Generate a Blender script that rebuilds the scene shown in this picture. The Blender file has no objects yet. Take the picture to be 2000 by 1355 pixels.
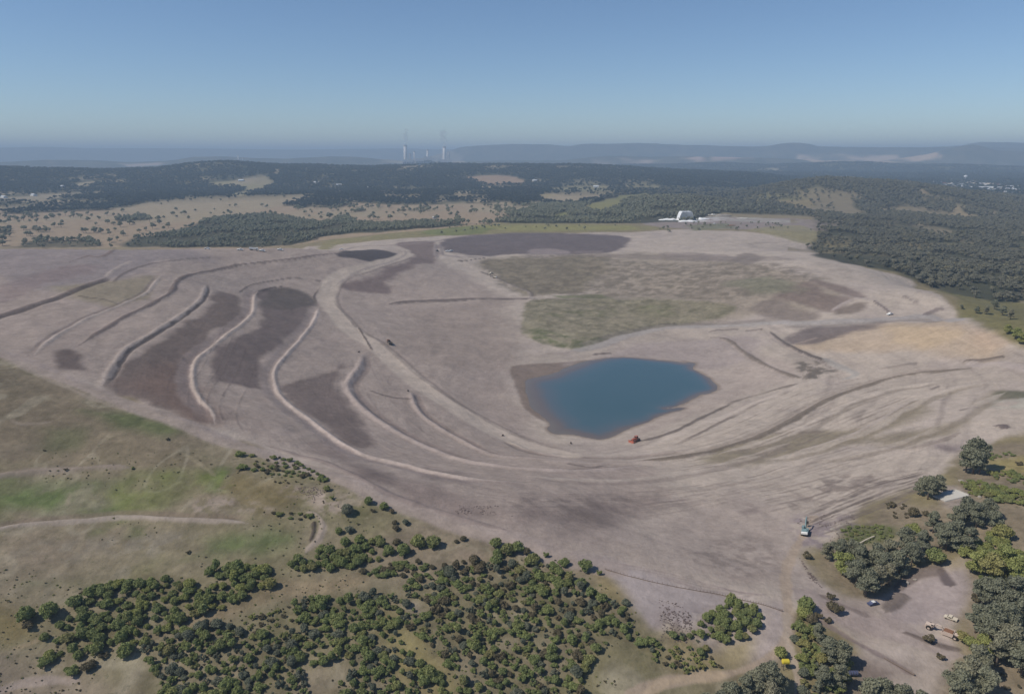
import bpy, bmesh, math, random
import numpy as np
from mathutils import Vector, Matrix

# ---------------------------------------------------------------- camera
SC = bpy.context.scene
COL = SC.collection
CAMZ = 140.0
PITCH = math.radians(14.8)
FPX = 1428.0                       # focal length in pixels of a 2000 px wide frame
cd = bpy.data.cameras.new('camera')
cam = bpy.data.objects.new('camera', cd)
COL.objects.link(cam)
cam.location = (0, 0, CAMZ)
cam.rotation_euler = (math.pi / 2 - PITCH, 0, 0)
cd.sensor_width = 36.0
cd.lens = 36.0 * FPX / 2000.0
cd.clip_start = 1.0
cd.clip_end = 90000.0
SC.camera = cam

# ---------------------------------------------------------------- daylight
SUN_AZ = math.radians(-106)         # clockwise from +Y (view direction): from the left
SUN_EL = math.radians(48)
w = bpy.data.worlds.new('World')
SC.world = w
w.use_nodes = True
nt = w.node_tree
nt.nodes.clear()
wo = nt.nodes.new('ShaderNodeOutputWorld')
bg = nt.nodes.new('ShaderNodeBackground')
sky = nt.nodes.new('ShaderNodeTexSky')
sky.sky_type = 'NISHITA'
sky.sun_disc = False
sky.sun_elevation = SUN_EL
sky.sun_rotation = SUN_AZ % (2 * math.pi)
sky.altitude = 1200
sky.air_density = 0.95
sky.dust_density = 0.3
sky.ozone_density = 5.0
bg.inputs['Strength'].default_value = 0.082
nt.links.new(sky.outputs[0], bg.inputs['Color'])
nt.links.new(bg.outputs[0], wo.inputs['Surface'])
sl = bpy.data.lights.new('sun', 'SUN')
sl.energy = 3.2
sl.angle = math.radians(0.5)
sl.color = (1.0, 0.92, 0.80)
sun = bpy.data.objects.new('sun', sl)
COL.objects.link(sun)
sd = Vector((math.sin(SUN_AZ) * math.cos(SUN_EL), math.cos(SUN_AZ) * math.cos(SUN_EL), math.sin(SUN_EL)))
sun.rotation_euler = sd.to_track_quat('Z', 'Y').to_euler()
sun.location = (-200, 0, 300)
SC.view_settings.view_transform = 'Standard'
SC.view_settings.look = 'None'
SC.view_settings.gamma = 1.0
SC.view_settings.exposure = 0.26
SC.cycles.volume_bounces = 0
SC.cycles.max_bounces = 5
SC.cycles.diffuse_bounces = 2
SC.cycles.use_denoising = True

rng = np.random.default_rng(11)
random.seed(11)

# ---------------------------------------------------------------- small helpers
def lin(c):
    c = np.asarray(c, dtype=float) / 255.0
    return np.where(c <= 0.04045, c / 12.92, ((c + 0.055) / 1.055) ** 2.4)

def tag(o, label=None, cat=None, group=None, kind=None):
    if label: o['label'] = label
    if cat: o['category'] = cat
    if group: o['group'] = group
    if kind: o['kind'] = kind
    return o

def _hash(ix, iy, seed):
    h = (ix.astype(np.int64) * 374761393 + iy.astype(np.int64) * 668265263 + seed * 974634777) & 0xFFFFFFFF
    h = ((h ^ (h >> 13)) * 1274126177) & 0xFFFFFFFF
    h = h ^ (h >> 16)
    return (h & 0xFFFFFF).astype(np.float32) / 16777215.0

def vnoise(x, y, seed):
    fx = np.floor(x); fy = np.floor(y)
    ix = fx.astype(np.int64); iy = fy.astype(np.int64)
    tx = (x - fx).astype(np.float32); ty = (y - fy).astype(np.float32)
    tx = tx * tx * (3 - 2 * tx); ty = ty * ty * (3 - 2 * ty)
    a = _hash(ix, iy, seed); b = _hash(ix + 1, iy, seed)
    c = _hash(ix, iy + 1, seed); d = _hash(ix + 1, iy + 1, seed)
    return (a + (b - a) * tx) * (1 - ty) + (c + (d - c) * tx) * ty

def fbm(x, y, scale, octv=4, seed=1):
    """-1..1 fractal noise; scale = size in metres of the largest feature"""
    s = 0; amp = 1.0; tot = 0; f = 1.0 / scale
    for k in range(octv):
        s = s + amp * (vnoise(x * f + 17.3 * k, y * f - 9.1 * k, seed + k * 7) * 2 - 1)
        tot += amp; amp *= 0.55; f *= 2.03
    return s / tot * 1.5

def sstep(a, b, x):
    t = np.clip((x - a) / (b - a), 0, 1)
    return t * t * (3 - 2 * t)

def ray(px, py):
    u = (px - 1000.0) / FPX; v = (677.5 - py) / FPX
    return np.array([u, math.cos(PITCH) + v * math.sin(PITCH), -math.sin(PITCH) + v * math.cos(PITCH)])

def az_of(px):
    return math.atan((px - 1000.0) / FPX * math.cos(PITCH))

# ---------------------------------------------------------------- terrain: control heights
# (x, y, z): a spot seen at x, y whose ground is z metres above the pond
CP = [(0,1355,12),(500,1355,14),(1000,1355,16),(1500,1355,18),(2000,1355,20),
 (0,1650,6),(1000,1650,8),(2000,1650,12),
 (0,1200,20),(500,1200,20),(1000,1200,22),(1500,1200,24),(2000,1200,26),(1750,1120,23),
 (0,690,50),(200,765,42),(350,830,38),(700,950,32),(1000,1050,28),(1250,1120,26),(1530,1180,24),
 (0,950,31),(300,950,30),(500,950,31),(0,1080,24),(300,1080,24),(700,1060,26),(0,820,41),(200,850,37),
 (620,600,25),(540,730,25),(640,860,25),(800,915,23.5),(1040,945,22),
 (500,570,33),(380,720,34),(415,820,36),
 (710,690,16.5),(680,750,16.5),(760,840,15.5),(900,900,15),(1150,920,14),
 (800,765,10.5),(850,830,10.5),(950,885,10),(1200,905,9.5),
 (640,575,24),(740,670,17),(900,800,8),(1100,872,4),
 (1100,850,1.2),(1000,715,2.5),(900,700,7),(950,800,4),(1160,700,1.0),(1400,755,1.5),(1030,770,0),(1300,790,0.0),(1200,740,0),(1300,710,0),
 (760,590,15),(900,520,18),(1050,600,9),(1130,680,3.5),(1300,560,14),(1300,500,20),(1200,655,4),(1300,650,5),
 (1450,700,7),(1540,745,8),(1500,640,12),(1700,622,22),(1650,720,14),(1800,600,28),(1900,620,36),(1950,660,40),
 (1870,700,29),(1800,740,22),(1600,800,12),(1400,820,7),(1300,870,7),(1500,870,12),(1700,850,18),(1900,800,28),
 (2000,820,33),(2100,760,36),(1700,950,22),(1900,900,29),(1400,950,16),(1200,1000,20),(1400,1050,20),(1575,1030,20.5),(2000,1000,33),
 (870,466,27),(1000,462,27),(1200,458,27),(1400,452,29),(1550,458,29),(1600,495,30),(1700,532,33),(1830,575,36),
 (0,490,60),(200,487,60),(400,487,57),(550,486,51),(650,487,43),(780,488,31),
 (0,560,57),(0,620,52),(150,600,51),(200,740,43),(300,640,44),(350,540,50),(450,520,46),(600,540,34),(-150,560,58),(-150,700,52),
 (700,478,26),(750,455,23),(900,430,24),(0,440,15),(300,440,15),(600,440,18),
 (0,415,12),(300,400,12),(600,400,15),(850,400,18),(1000,420,24),(1150,430,27),(1338,432,28),
 (1900,500,18),(1700,450,22),(2000,450,18),(1500,425,28),(1950,600,23),(2000,560,21)]
# (x, distance, z): the ground at that bearing and distance, where it is hidden or far
CR = [(-150,950,20),(0,920,19),(200,880,18),(400,850,18),(550,890,20),
 (1600,1080,20),(1830,760,20),(1950,600,24),
 (-100,2200,14),(500,2200,18),(1000,2200,24),(1500,1600,26),(2000,1700,16),(1600,3000,20),
 (-100,4000,30),(500,4000,30),(1000,4000,30),(1500,4000,25),(2000,4000,18),
 (-100,7000,20),(500,7000,20),(1000,7000,20),(1500,7000,20),(2000,7000,15),
 (-300,12000,10),(700,12000,10),(1400,12000,10),(2200,12000,10),
 (-300,30000,0),(1000,30000,0),(2200,30000,0),(-600,300,40),(2700,300,34),(-600,2000,20),(2700,2000,20),
 (-300,60,2),(1000,60,4),(2200,60,6)]
pts = []
for px, py, z in CP:
    d = ray(px, py); t = (z - CAMZ) / d[2]
    pts.append((d[0] * t, d[1] * t, z))
for px, r, z in CR:
    a = az_of(px)
    pts.append((r * math.sin(a), r * math.cos(a), z))
pts = np.array(pts)

def warp(x, y):
    r = np.sqrt(x * x + y * y)
    return np.arctan2(x, y), np.log(r)

_ca, _cl = warp(pts[:, 0], pts[:, 1])
def _phi(d2):
    return 0.5 * d2 * np.log(d2 + 1e-9)
_n = len(pts)
_A = np.zeros((_n + 3, _n + 3))
_d2 = (_ca[:, None] - _ca[None]) ** 2 + (_cl[:, None] - _cl[None]) ** 2
_A[:_n, :_n] = _phi(_d2) + np.eye(_n) * 2e-4
_A[:_n, _n:] = np.stack([np.ones(_n), _ca, _cl], 1)
_A[_n:, :_n] = _A[:_n, _n:].T
_W = np.linalg.solve(_A, np.concatenate([pts[:, 2], [0, 0, 0]]))

def base_height(a, l):
    out = _W[_n] + _W[_n + 1] * a + _W[_n + 2] * l
    for k in range(_n):
        out = out + _W[k] * _phi((a - _ca[k]) ** 2 + (l - _cl[k]) ** 2)
    return out

# ---------------------------------------------------------------- terrain: fan shaped grid of vertices
az_mid = np.radians(np.arange(-44.0, 44.001, 0.088))
az_out = np.radians(np.linspace(44.5, 80, 50))
AZ = np.concatenate([-az_out[::-1], az_mid, az_out])
ys = np.concatenate([np.linspace(1560, 500, 760), np.linspace(498.8, 322, 250)])
rr = []
for y_ in ys:
    d = ray(1000, y_)
    rr.append((CAMZ - 22) / -d[2] * d[1])
rr = np.array(rr)
rr = np.concatenate([[60, 80, 98], rr[rr > 100]])
rr = rr[rr < 5200]
ext = np.exp(np.linspace(math.log(rr[-1] * 1.01), math.log(30000), 190))
R = np.concatenate([rr, ext])
NA, NR = len(AZ), len(R)
A2, R2 = np.meshgrid(AZ, R)            # rows = distance
X = R2 * np.sin(A2); Y = R2 * np.cos(A2)
Z = np.empty_like(X)
LR = np.log(R2)
for i in range(0, NR, 100):
    Z[i:i + 100] = base_height(A2[i:i + 100], LR[i:i + 100])

# far hills: distance, front and back half width, crest line (x, y of the photo -> elevation at that distance)
RIDGES = [
 (1650, 330, 300, [(960,440),(1050,421),(1120,408),(1200,398),(1280,391),(1340,390),(1420,402),(1500,425),(1600,450)], 6),
 (2250, 560, 500, [(1300,440),(1380,396),(1450,377),(1530,358),(1600,350),(1660,352),(1740,358),(1820,368),(1900,378),(1970,390),(2060,398),(2300,410)], 8),
 (3000, 600, 600, [(1060,380),(1180,368),(1240,357),(1320,352),(1400,354),(1460,362),(1560,380)], 6),
 (3600, 1100, 700, [(-500,333.6),(-100,331.6),(0,327.6),(90,331.6),(200,331.6),(300,329.6),(370,321.6),(440,318.6),(520,323.6),(620,322.6),(700,324.6),(800,325.6),(900,322.6),(1050,322.6),(1150,325.6),(1300,331.6),(1450,338.6),(1600,355.6)], 5),
 (6500, 900, 900, [(1200,322),(1400,319),(1500,322),(1580,320),(1640,317),(1700,318),(1760,322),(1850,322),(2000,326),(2300,330)], 6),
 (7700, 600, 600, [(-400,318),(0,317),(80,313),(180,313),(260,317),(330,314),(380,306),(440,305),(490,308),(560,311),(650,306),(700,308),(800,315),(1100,314),(1160,306),(1220,304),(1280,307),(1400,306),(1520,309),(1600,313),(1900,320)], 8),
 (8900, 700, 700, [(1500,325),(1580,316),(1660,318),(1720,315),(1780,306),(1820,300),(1850,291),(1885,286),(1905,283),(1925,288),(1945,294),(2000,296),(2100,297),(2300,300)], 8),
 (10300, 1000, 1000, [(820,310),(870,298),(895,288),(930,284),(1000,281.5),(1070,282),(1112,286),(1135,282),(1200,281),(1280,280),(1330,283),(1400,285),(1470,287),(1500,286),(1530,281),(1560,279),(1580,280),(1598,286),(1700,287.5),(1800,288),(1840,286),(1890,284),(2000,290),(2300,290)], 14),
 (11800, 900, 1000, [(1700,295),(1860,292),(1890,281),(1920,277),(1980,279),(2060,280),(2300,283)], 10),
 (14500, 1800, 3000, [(-500,291),(0,289),(80,287.5),(110,288),(220,290),(420,290.5),(560,292.5),(690,291),(760,290),(820,291),(900,292),(1000,292),(1100,294),(2400,292)], 10),
]
def az_elev(px, py):
    d = ray(px, py)
    return math.atan2(d[0], d[1]), d[2] / math.hypot(d[0], d[1])
for r0, wf, wb, prof, rough in RIDGES:
    ae = sorted(az_elev(*p) for p in prof)
    crest = np.interp(AZ, [q[0] for q in ae], [CAMZ + q[1] * r0 for q in ae], left=-80, right=-80)
    crest = np.convolve(np.pad(crest, 6, 'edge'), np.hanning(13) / np.hanning(13).sum(), 'valid')
    rows = np.where((R > r0 - wf * 1.3) & (R < r0 + wb * 1.3))[0]
    s = slice(rows[0], rows[-1] + 1)
    dn = fbm(X[s], Y[s], wf * 1.1, 4, int(r0)) * wf * 0.22
    dd = R2[s] + dn - r0
    t = np.clip(np.where(dd < 0, -dd / wf, dd / wb), 0, 1)
    b = 0.5 + 0.5 * np.cos(np.pi * t)
    lift = (crest[None, :] + fbm(X[s], Y[s], wf * 0.7, 4, int(r0) + 3) * rough * (1 - b) - Z[s])
    k = 6.0
    Z[s] += np.where(lift * b > 0, lift * b, 0)
# gentle natural roughness
nearw = sstep(15, 400, R2)
Z += fbm(X, Y, 60, 4, 41) * 0.9 * sstep(150, 500, R2) + fbm(X, Y, 14, 3, 43) * 0.25
Z += fbm(X, Y, 420, 4, 45) * 7.0 * sstep(900, 2500, R2) * (1 - sstep(10000, 20000, R2))

# ---------------------------------------------------------------- ground look-ups
def hxy(x, y):
    a = math.atan2(x, y); r = math.hypot(x, y)
    i = int(np.clip(np.searchsorted(R, r) - 1, 0, NR - 2)); j = int(np.clip(np.searchsorted(AZ, a) - 1, 0, NA - 2))
    tr = min(max((r - R[i]) / (R[i + 1] - R[i]), 0), 1); ta = min(max((a - AZ[j]) / (AZ[j + 1] - AZ[j]), 0), 1)
    return float((Z[i, j] * (1 - ta) + Z[i, j + 1] * ta) * (1 - tr) + (Z[i + 1, j] * (1 - ta) + Z[i + 1, j + 1] * ta) * tr)

def at(px, py):
    """the spot of ground seen at x, y of the photograph"""
    d = ray(px, py)
    a = math.atan2(d[0], d[1]); hn = math.hypot(d[0], d[1])
    j = int(np.clip(np.searchsorted(AZ, a) - 1, 0, NA - 2)); ta = (a - AZ[j]) / (AZ[j + 1] - AZ[j])
    prof = Z[:, j] * (1 - ta) + Z[:, j + 1] * ta
    rz = CAMZ + R * d[2] / hn
    hit = np.where(prof >= rz)[0]
    if len(hit) == 0:
        r = 30000.0
    else:
        i = hit[0]
        if i == 0: r = R[0]
        else:
            g0 = rz[i - 1] - prof[i - 1]; g1 = rz[i] - prof[i]
            r = R[i - 1] + (R[i] - R[i - 1]) * g0 / (g0 - g1 + 1e-9)
    x = r * math.sin(a); y = r * math.cos(a)
    return x, y, hxy(x, y)

def spot(p):
    if len(p) == 3:                       # (x, distance, 'r')
        a = az_of(p[0]); return p[1] * math.sin(a), p[1] * math.cos(a)
    return at(*p)[:2]

def catmull(P, n=6, closed=False):
    P = [np.array(p, float) for p in P]
    out = []
    N = len(P)
    rngk = range(N) if closed else range(N - 1)
    for i in rngk:
        if closed:
            p0, p1, p2, p3 = P[i - 1], P[i], P[(i + 1) % N], P[(i + 2) % N]
        else:
            p0, p1, p2, p3 = P[max(i - 1, 0)], P[i], P[i + 1], P[min(i + 2, N - 1)]
        for k in range(n):
            t = k / n
            out.append(0.5 * ((2 * p1) + (-p0 + p2) * t + (2 * p0 - 5 * p1 + 4 * p2 - p3) * t * t + (-p0 + 3 * p1 - 3 * p2 + p3) * t ** 3))
    if not closed: out.append(P[-1])
    return out

XF, YF = X.ravel(), Y.ravel()
ROWMIN = R
def bbox_idx(W, m):
    """indices of ground vertices within m metres of the bounding box of W"""
    W = np.array(W)
    r = np.hypot(W[:, 0], W[:, 1])
    i0 = np.searchsorted(R, max(r.min() * 0.9 - m, 0)); i1 = np.searchsorted(R, r.max() * 1.1 + m)
    lo = max(i0 * NA, 0); hi = min(i1 * NA, NR * NA)
    # nearest row of the box can be closer than its corners
    x0, y0 = W.min(0) - m; x1, y1 = W.max(0) + m
    cx = min(max(0, x0), x1); cy = min(max(0, y0), y1)
    lo = min(lo, max(np.searchsorted(R, math.hypot(cx, cy)) - 1, 0) * NA)
    xs = XF[lo:hi]; yv = YF[lo:hi]
    k = np.where((xs >= x0) & (xs <= x1) & (yv >= y0) & (yv <= y1))[0]
    return k + lo

def seg_dist(xs, yv, W, closed=False):
    W = np.array(W)
    best = np.full(len(xs), 1e18); sgn = np.zeros(len(xs)); tt = np.zeros(len(xs))
    n = len(W); L = np.concatenate([[0], np.cumsum(np.hypot(*(np.diff(W, axis=0).T)))])
    for i in range(n if closed else n - 1):
        a = W[i]; b = W[(i + 1) % n]; ab = b - a
        l2 = float(ab @ ab) + 1e-9
        t = np.clip(((xs - a[0]) * ab[0] + (yv - a[1]) * ab[1]) / l2, 0, 1)
        dx = xs - (a[0] + t * ab[0]); dy = yv - (a[1] + t * ab[1])
        d = dx * dx + dy * dy
        m = d < best
        best[m] = d[m]
        sgn[m] = np.sign(ab[0] * dy[m] - ab[1] * dx[m])
        tt[m] = (L[i] + t[m] * math.sqrt(l2)) / (L[-1] + 1e-9)
    return np.sqrt(best), sgn, tt

def inside(xs, yv, W):
    W = np.array(W); c = np.zeros(len(xs), bool); j = len(W) - 1
    for i in range(len(W)):
        xi, yi = W[i]; xj, yj = W[j]
        if yi != yj:
            m = ((yi > yv) != (yj > yv)) & (xs < (xj - xi) * (yv - yi) / (yj - yi) + xi)
            c ^= m
        j = i
    return c

C = np.zeros((NR * NA, 3), np.float32)      # ground colour
V = np.zeros(NR * NA, np.float32)           # tussocks / vegetation texture
F = np.zeros(NR * NA, np.float32)           # forest
K = np.zeros(NR * NA, np.float32)           # worked soil: contour streaks
DZ = np.zeros(NR * NA, np.float32)

def field(P, feather=6, nz=6, nscale=25, smooth=True, seed=0):
    """signed membership 0..1 of an area given by its outline"""
    W = [spot(p) for p in P]
    if smooth and len(W) > 4: W = catmull(W, 4, True)
    k = bbox_idx(W, feather + nz * 2)
    xs, yv = XF[k], YF[k]
    d, _, _ = seg_dist(xs, yv, W, True)
    sd_ = np.where(inside(xs, yv, W), d, -d)
    if nz: sd_ = sd_ + fbm(xs, yv, nscale, 4, 100 + seed + len(P)) * nz
    return k, sstep(-feather, feather, sd_)

def mixc(k, m, c):
    C[k] += (lin(c).astype(np.float32) - C[k]) * m[:, None]

def area(P, c=None, feather=6, amt=1.0, nz=6, nscale=25, veg=None, forest=None, work=None, smooth=True, seed=0, speck=0, spscale=6):
    k, m = field(P, feather, nz, nscale, smooth, seed)
    m = m * amt
    if speck:
        n = fbm(XF[k], YF[k], spscale, 4, 300 + seed)
        m = m * np.clip(0.5 + n * speck, 0, 1)
    if c is not None: mixc(k, m, c)
    if veg is not None: V[k] += (veg - V[k]) * m
    if forest is not None: F[k] += (forest - F[k]) * m
    if work is not None: K[k] += (work - K[k]) * m
    return k, m

def stroke(P, width, c, amt=0.9, h=0.0, rag=0.5, feather=0.22, taper=True, seed=0, n=8, side=None, side_amt=0.8, side_w=None, dash=0):
    """a bank or track along a line; h = height of the bank; side = (colour, +1/-1) for the ditch, batter and painted-in shadow line beside it"""
    W = catmull([spot(p) for p in P], n)
    if width < 6.5: width = width * 0.82
    sw = side_w or width * 0.9
    k = bbox_idx(W, width * 2 + sw * 2 + 3)
    xs, yv = XF[k], YF[k]
    d, sg, t = seg_dist(xs, yv, W)
    nn = fbm(xs, yv, width * 3, 3, 500 + seed + len(P))
    half = width * 0.5 * (1 + rag * nn)
    if taper: half = half * np.clip(np.minimum(t, 1 - t) * 14, 0.15, 1)
    f = half * feather + 0.25
    m = 1 - sstep(half - f, half + f, d)
    if dash: m = m * np.clip(0.6 + dash * fbm(xs, yv, width * 8, 3, 900 + seed), 0, 1)
    if side:
        q = d * sg * side[1]
        ms = sstep(half * 0.3, half * 1.0, q) * (1 - sstep(half + sw * 0.8, half + sw * 1.25, q + nn * sw * 0.3))
        ms = ms * np.clip(np.minimum(t, 1 - t) * 14, 0, 1)
        mixc(k, ms * side_amt, side[0])
    mixc(k, m * amt, c)
    V[k] *= 1 - m * amt * 0.9
    if h:
        h = h * 0.5
        DZ[k] += h * 1.25 * np.exp(-(d / (width * 0.42)) ** 2) * np.clip(np.minimum(t, 1 - t) * 12, 0, 1)
        if side:
            q = d * sg * side[1]
            DZ[k] -= h * 0.6 * np.exp(-((q - width * 0.9) / (sw * 0.45)) ** 2) * np.clip(np.minimum(t, 1 - t) * 12, 0, 1)
# ---------------------------------------------------------------- outlines are noted from enlarged crops of the photograph
def crop(s, ox, oy):
    return lambda *q: [(q[i] / s + ox, q[i + 1] / s + oy) for i in range(0, len(q), 2)]
A1 = crop(2.857, 0, 450); A2c = crop(2.857, 650, 430); A3 = crop(2.857, 1300, 430)
B1 = crop(2.683, 0, 850); B2 = crop(2.683, 650, 850); B3 = crop(2.683, 1300, 850)
H1 = crop(2.857, 0, 240); H2 = crop(2.857, 650, 240); H3 = crop(2.857, 1300, 240)
PX = crop(1, 0, 0)

SOIL = (163, 151, 140); SOIL_L = (168, 155, 142); SOIL_D = (110, 99, 95); SOIL_B = (120, 105, 98)
DRY = (133, 120, 97); GRASS = (92, 98, 62); OLIVE = (108, 103, 76); TAN = (176, 152, 124)
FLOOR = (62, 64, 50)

# base: dry grassland, far ground wooded
C[:] = lin(DRY)
fR = R2.ravel()
nA = fbm(XF, YF, 900, 5, 61); nB = fbm(XF, YF, 90, 4, 62)
mixc(slice(None), np.clip(0.45 + nA * 0.5, 0, 1), (126, 116, 88))
V[:] = 0.55
far = sstep(1480, 1560, fR)
F[:] = np.maximum(F, far * np.clip(0.93 + nB * 0.3, 0, 1))
F[fR > 11000] *= 0.9

# --- the worked pit
EDGE = [(-260, 700, 'r'), (-100, 860, 'r'), (60, 830, 'r'), (200, 805, 'r'), (420, 790, 'r')]
EDGE += PX(600,482, 700,474, 860,461, 1000,457, 1200,454, 1330,448, 1450,452, 1540,462, 1585,478, 1640,506, 1700,525, 1780,545, 1830,572, 1870,605, 1905,630, 1945,652, 2000,676, 2100,700,
    2150,820, 1990,850, 1880,880, 1850,920, 1790,950, 1690,985, 1630,1040, 1570,1085, 1600,1140, 1640,1170, 1700,1170, 1790,1100, 1880,1090, 1900,1150, 1885,1210, 1870,1290, 1840,1355, 1700,1355, 1650,1250,
    1570,1190, 1545,1210, 1520,1290, 1450,1305, 1400,1290, 1330,1240, 1270,1225, 1225,1180, 1180,1120, 1110,1092, 1000,1058, 880,1020, 760,975, 640,925, 520,885, 400,842, 260,790, 150,745, 60,712, -60,672, -260,640)
area(EDGE, SOIL, 3, 1, 5, 20, veg=0.05, forest=0, work=1, smooth=False)
# broad tone changes of the worked soil
kk = np.where(K > 0.02)[0]
n1 = fbm(XF[kk], YF[kk], 130, 5, 71); n2 = fbm(XF[kk], YF[kk], 30, 4, 72)
zs = Z.ravel()[kk]
st = fbm(zs * 9 + n2 * 5, np.hypot(XF[kk], YF[kk]) * 0.05 + n1 * 4, 9, 4, 73)     # streaks that follow the contours
mixc(kk, np.clip(n1 * 0.9 + 0.0, 0, 1) * 0.3 * K[kk], SOIL_D)
mixc(kk, np.clip(n2 * 0.9 - 0.05, 0, 1) * 0.4 * K[kk], (150, 138, 136))
mixc(kk, np.clip(st * 1.2 - 0.1, 0, 1) * 0.33 * K[kk], SOIL_D)
mixc(kk, np.clip(-st * 1.2 - 0.2, 0, 1) * 0.30 * K[kk], SOIL_L)

area([(-200,780,'r'),(60,800,'r'),(330,780,'r')] + PX(600,490, 790,492, 860,520, 960,560, 1010,640, 1010,720, 1010,800, 1050,860, 1150,885, 1250,905, 1250,960, 1200,1050, 1100,1080, 1000,1050, 880,1010, 700,950, 520,880, 300,805, 100,730, -100,650), (146, 132, 124), 12, 0.7, 20, 60, seed=900)
area(PX(870,600, 960,570, 1010,640, 1010,700, 900,720, 800,680, 790,620), (140, 127, 118), 15, 0.6, 20, 60, seed=901)
# --- left dump: greys, darker re-spread areas
area([(-200,780,'r'),(100,760,'r'),(330,770,'r')] + PX(430,500, 330,520, 260,545, 200,545, 120,560, 0,540, -100,520), (128, 120, 122), 15, 0.6, 25, 60, seed=1)
area(PX(90,560, 160,555, 260,545, 300,540, 290,575, 230,600, 170,590, 130,575), (134, 124, 102), 6, 0.7, 6, seed=2)
area(PX(0,560, 60,540, 160,520, 190,525, 120,545, 40,580, 0,590), (124, 108, 106), 6, 0.5, 8, seed=3)
area(A1(290,680, 360,655, 440,680, 490,740, 490,780, 400,785, 290,760), (106, 93, 88), 3, 0.9, 4, seed=4)
area(A1(1190,340, 1330,370, 1360,440, 1300,520, 1180,600, 1100,700, 1060,760, 1040,830, 1090,920, 1180,1050, 1090,1060, 900,980, 780,930, 640,890, 700,760, 850,640, 1000,540, 1150,430), (108, 95, 89), 3, 0.85, 5, seed=5)
area(A1(1000,740, 1100,900, 1180,1050, 1090,1060, 900,980, 780,930, 700,850, 820,760), (120, 100, 90), 12, 0.7, 8, seed=51)
area(A1(1430,340, 1620,320, 1750,390, 1730,450, 1650,560, 1530,660, 1480,760, 1490,850, 1450,890, 1200,840, 1180,790, 1190,700, 1250,620, 1400,560, 1460,480), (107, 95, 92), 3, 0.85, 5, seed=6)
area(A1(1500,330, 1640,330, 1770,400, 1600,440, 1450,420), (98, 90, 84), 4, 0.7, 4, seed=61)
area(A1(1900,730, 1940,760, 1900,870, 1950,970, 2020,1060, 2100,1200, 1950,1200, 1780,1080, 1650,980, 1600,860, 1750,800, 1840,770), (112, 99, 94), 3, 0.8, 5, seed=7)
area(PX(640,870, 760,930, 900,975, 1000,985, 1060,1000, 1100,1055, 1000,1045, 880,1005, 760,960, 660,910), (126, 112, 107), 8, 0.6, 12, seed=8)
area(PX(680,905, 760,915, 770,945, 700,935), (112, 100, 96), 4, 0.7, 5, seed=81)
area(PX(820,905, 930,925, 900,945, 810,930), (118, 106, 102), 5, 0.6, 6, seed=82)
area(PX(980,1035, 1080,1035, 1160,1000, 1250,985, 1290,960, 1240,1010, 1180,1030, 1110,1060, 1080,1075, 1010,1055), (120, 108, 102), 6, 0.7, 8, seed=9)
area(PX(1040,985, 1190,960, 1330,975, 1200,1010, 1090,1010), (118, 106, 101), 10, 0.7, 10, seed=10, speck=1.2)
area(PX(1440,1000, 1478,990, 1484,1000, 1455,1006), (118, 106, 102), 1.5, 0.9, 1, seed=11)
# centre and back
area(A2c(610,115, 800,80, 1100,70, 1620,90, 1620,150, 1560,180, 1330,192, 1090,188, 930,192, 860,200, 700,185, 620,165), (107, 97, 97), 5, 0.95, 6, seed=12)
area(A2c(1100,163, 1200,158, 1310,170, 1310,188, 1180,192, 1090,186), (139, 127, 124), 4, 0.9, 3, seed=13)
area(A2c(1340,170, 1500,172, 1480,186, 1340,185), (128, 116, 113), 4, 0.8, 3, seed=14)
area(A2c(20,190, 150,168, 300,172, 370,198, 330,225, 220,235, 130,215), (86, 79, 79), 3, 0.95, 2, seed=15)
area(A2c(350,130, 560,118, 575,220, 480,240, 330,335, 300,400, 230,398, 40,374, 250,295, 430,225, 430,170), (117, 102, 98), 4, 0.85, 6, seed=16)
area(A2c(870,225, 1400,195, 1520,230, 1480,330, 1350,400, 1100,415, 920,310), (122, 112, 92), 10, 0.8, 14, 40, veg=0.6, seed=17)
area(A2c(1400,200, 2000,200, 2600,280, 2800,420, 2300,560, 1920,560, 1450,420, 1480,320), (134, 122, 106), 15, 0.6, 25, 60, veg=0.7, seed=18)
area(A2c(1060,540, 1080,460, 1400,430, 1900,440, 2250,480, 2100,560, 1760,600, 1500,680, 1370,710, 1200,690, 1050,630), (130, 123, 100), 3, 0.8, 5, veg=1.0, seed=19)
area(A2c(1050,618, 1150,600, 1330,650, 1550,650, 1480,690, 1370,710, 1200,690, 1070,650), (100, 105, 70), 3, 0.8, 4, seed=20, veg=1, speck=1.2)
area(A2c(1200,515, 1400,500, 1570,505, 1560,535, 1350,540, 1200,535), (106, 109, 76), 4, 0.6, 5, seed=21, speck=1.5)
area(A2c(1230,420, 1500,415, 1560,435, 1300,440), (104, 108, 72), 4, 0.7, 4, seed=22)
area(A2c(1700,480, 1930,470, 1900,540, 1740,530), (112, 112, 78), 6, 0.6, 8, seed=23)
area(A2c(990,812, 1090,795, 1330,780, 1420,780, 1330,830, 1240,870, 1110,910, 1100,960, 1120,1040, 1180,1110, 1150,1110, 1090,1050, 1040,950, 1015,880), (122, 108, 99), 1.5, 0.9, 2, seed=24, work=.3)
area(A2c(1000,205, 1500,188, 1680,190, 2050,195, 2500,205, 2480,225, 1700,215, 1400,205), (120, 108, 103), 5, 0.4, 6, seed=241)
area(A2c(870,225, 1400,195, 1700,230, 2400,240, 2700,330, 2300,430, 1900,430, 1450,420, 1000,400), (104, 95, 82), 10, 0.55, 12, 40, seed=181, speck=1.6, spscale=7)
area(A2c(1080,460, 1400,430, 1900,440, 2250,480, 2100,560, 1500,640, 1150,600), (98, 94, 74), 6, 0.5, 8, seed=182, speck=1.5, spscale=5)
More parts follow.
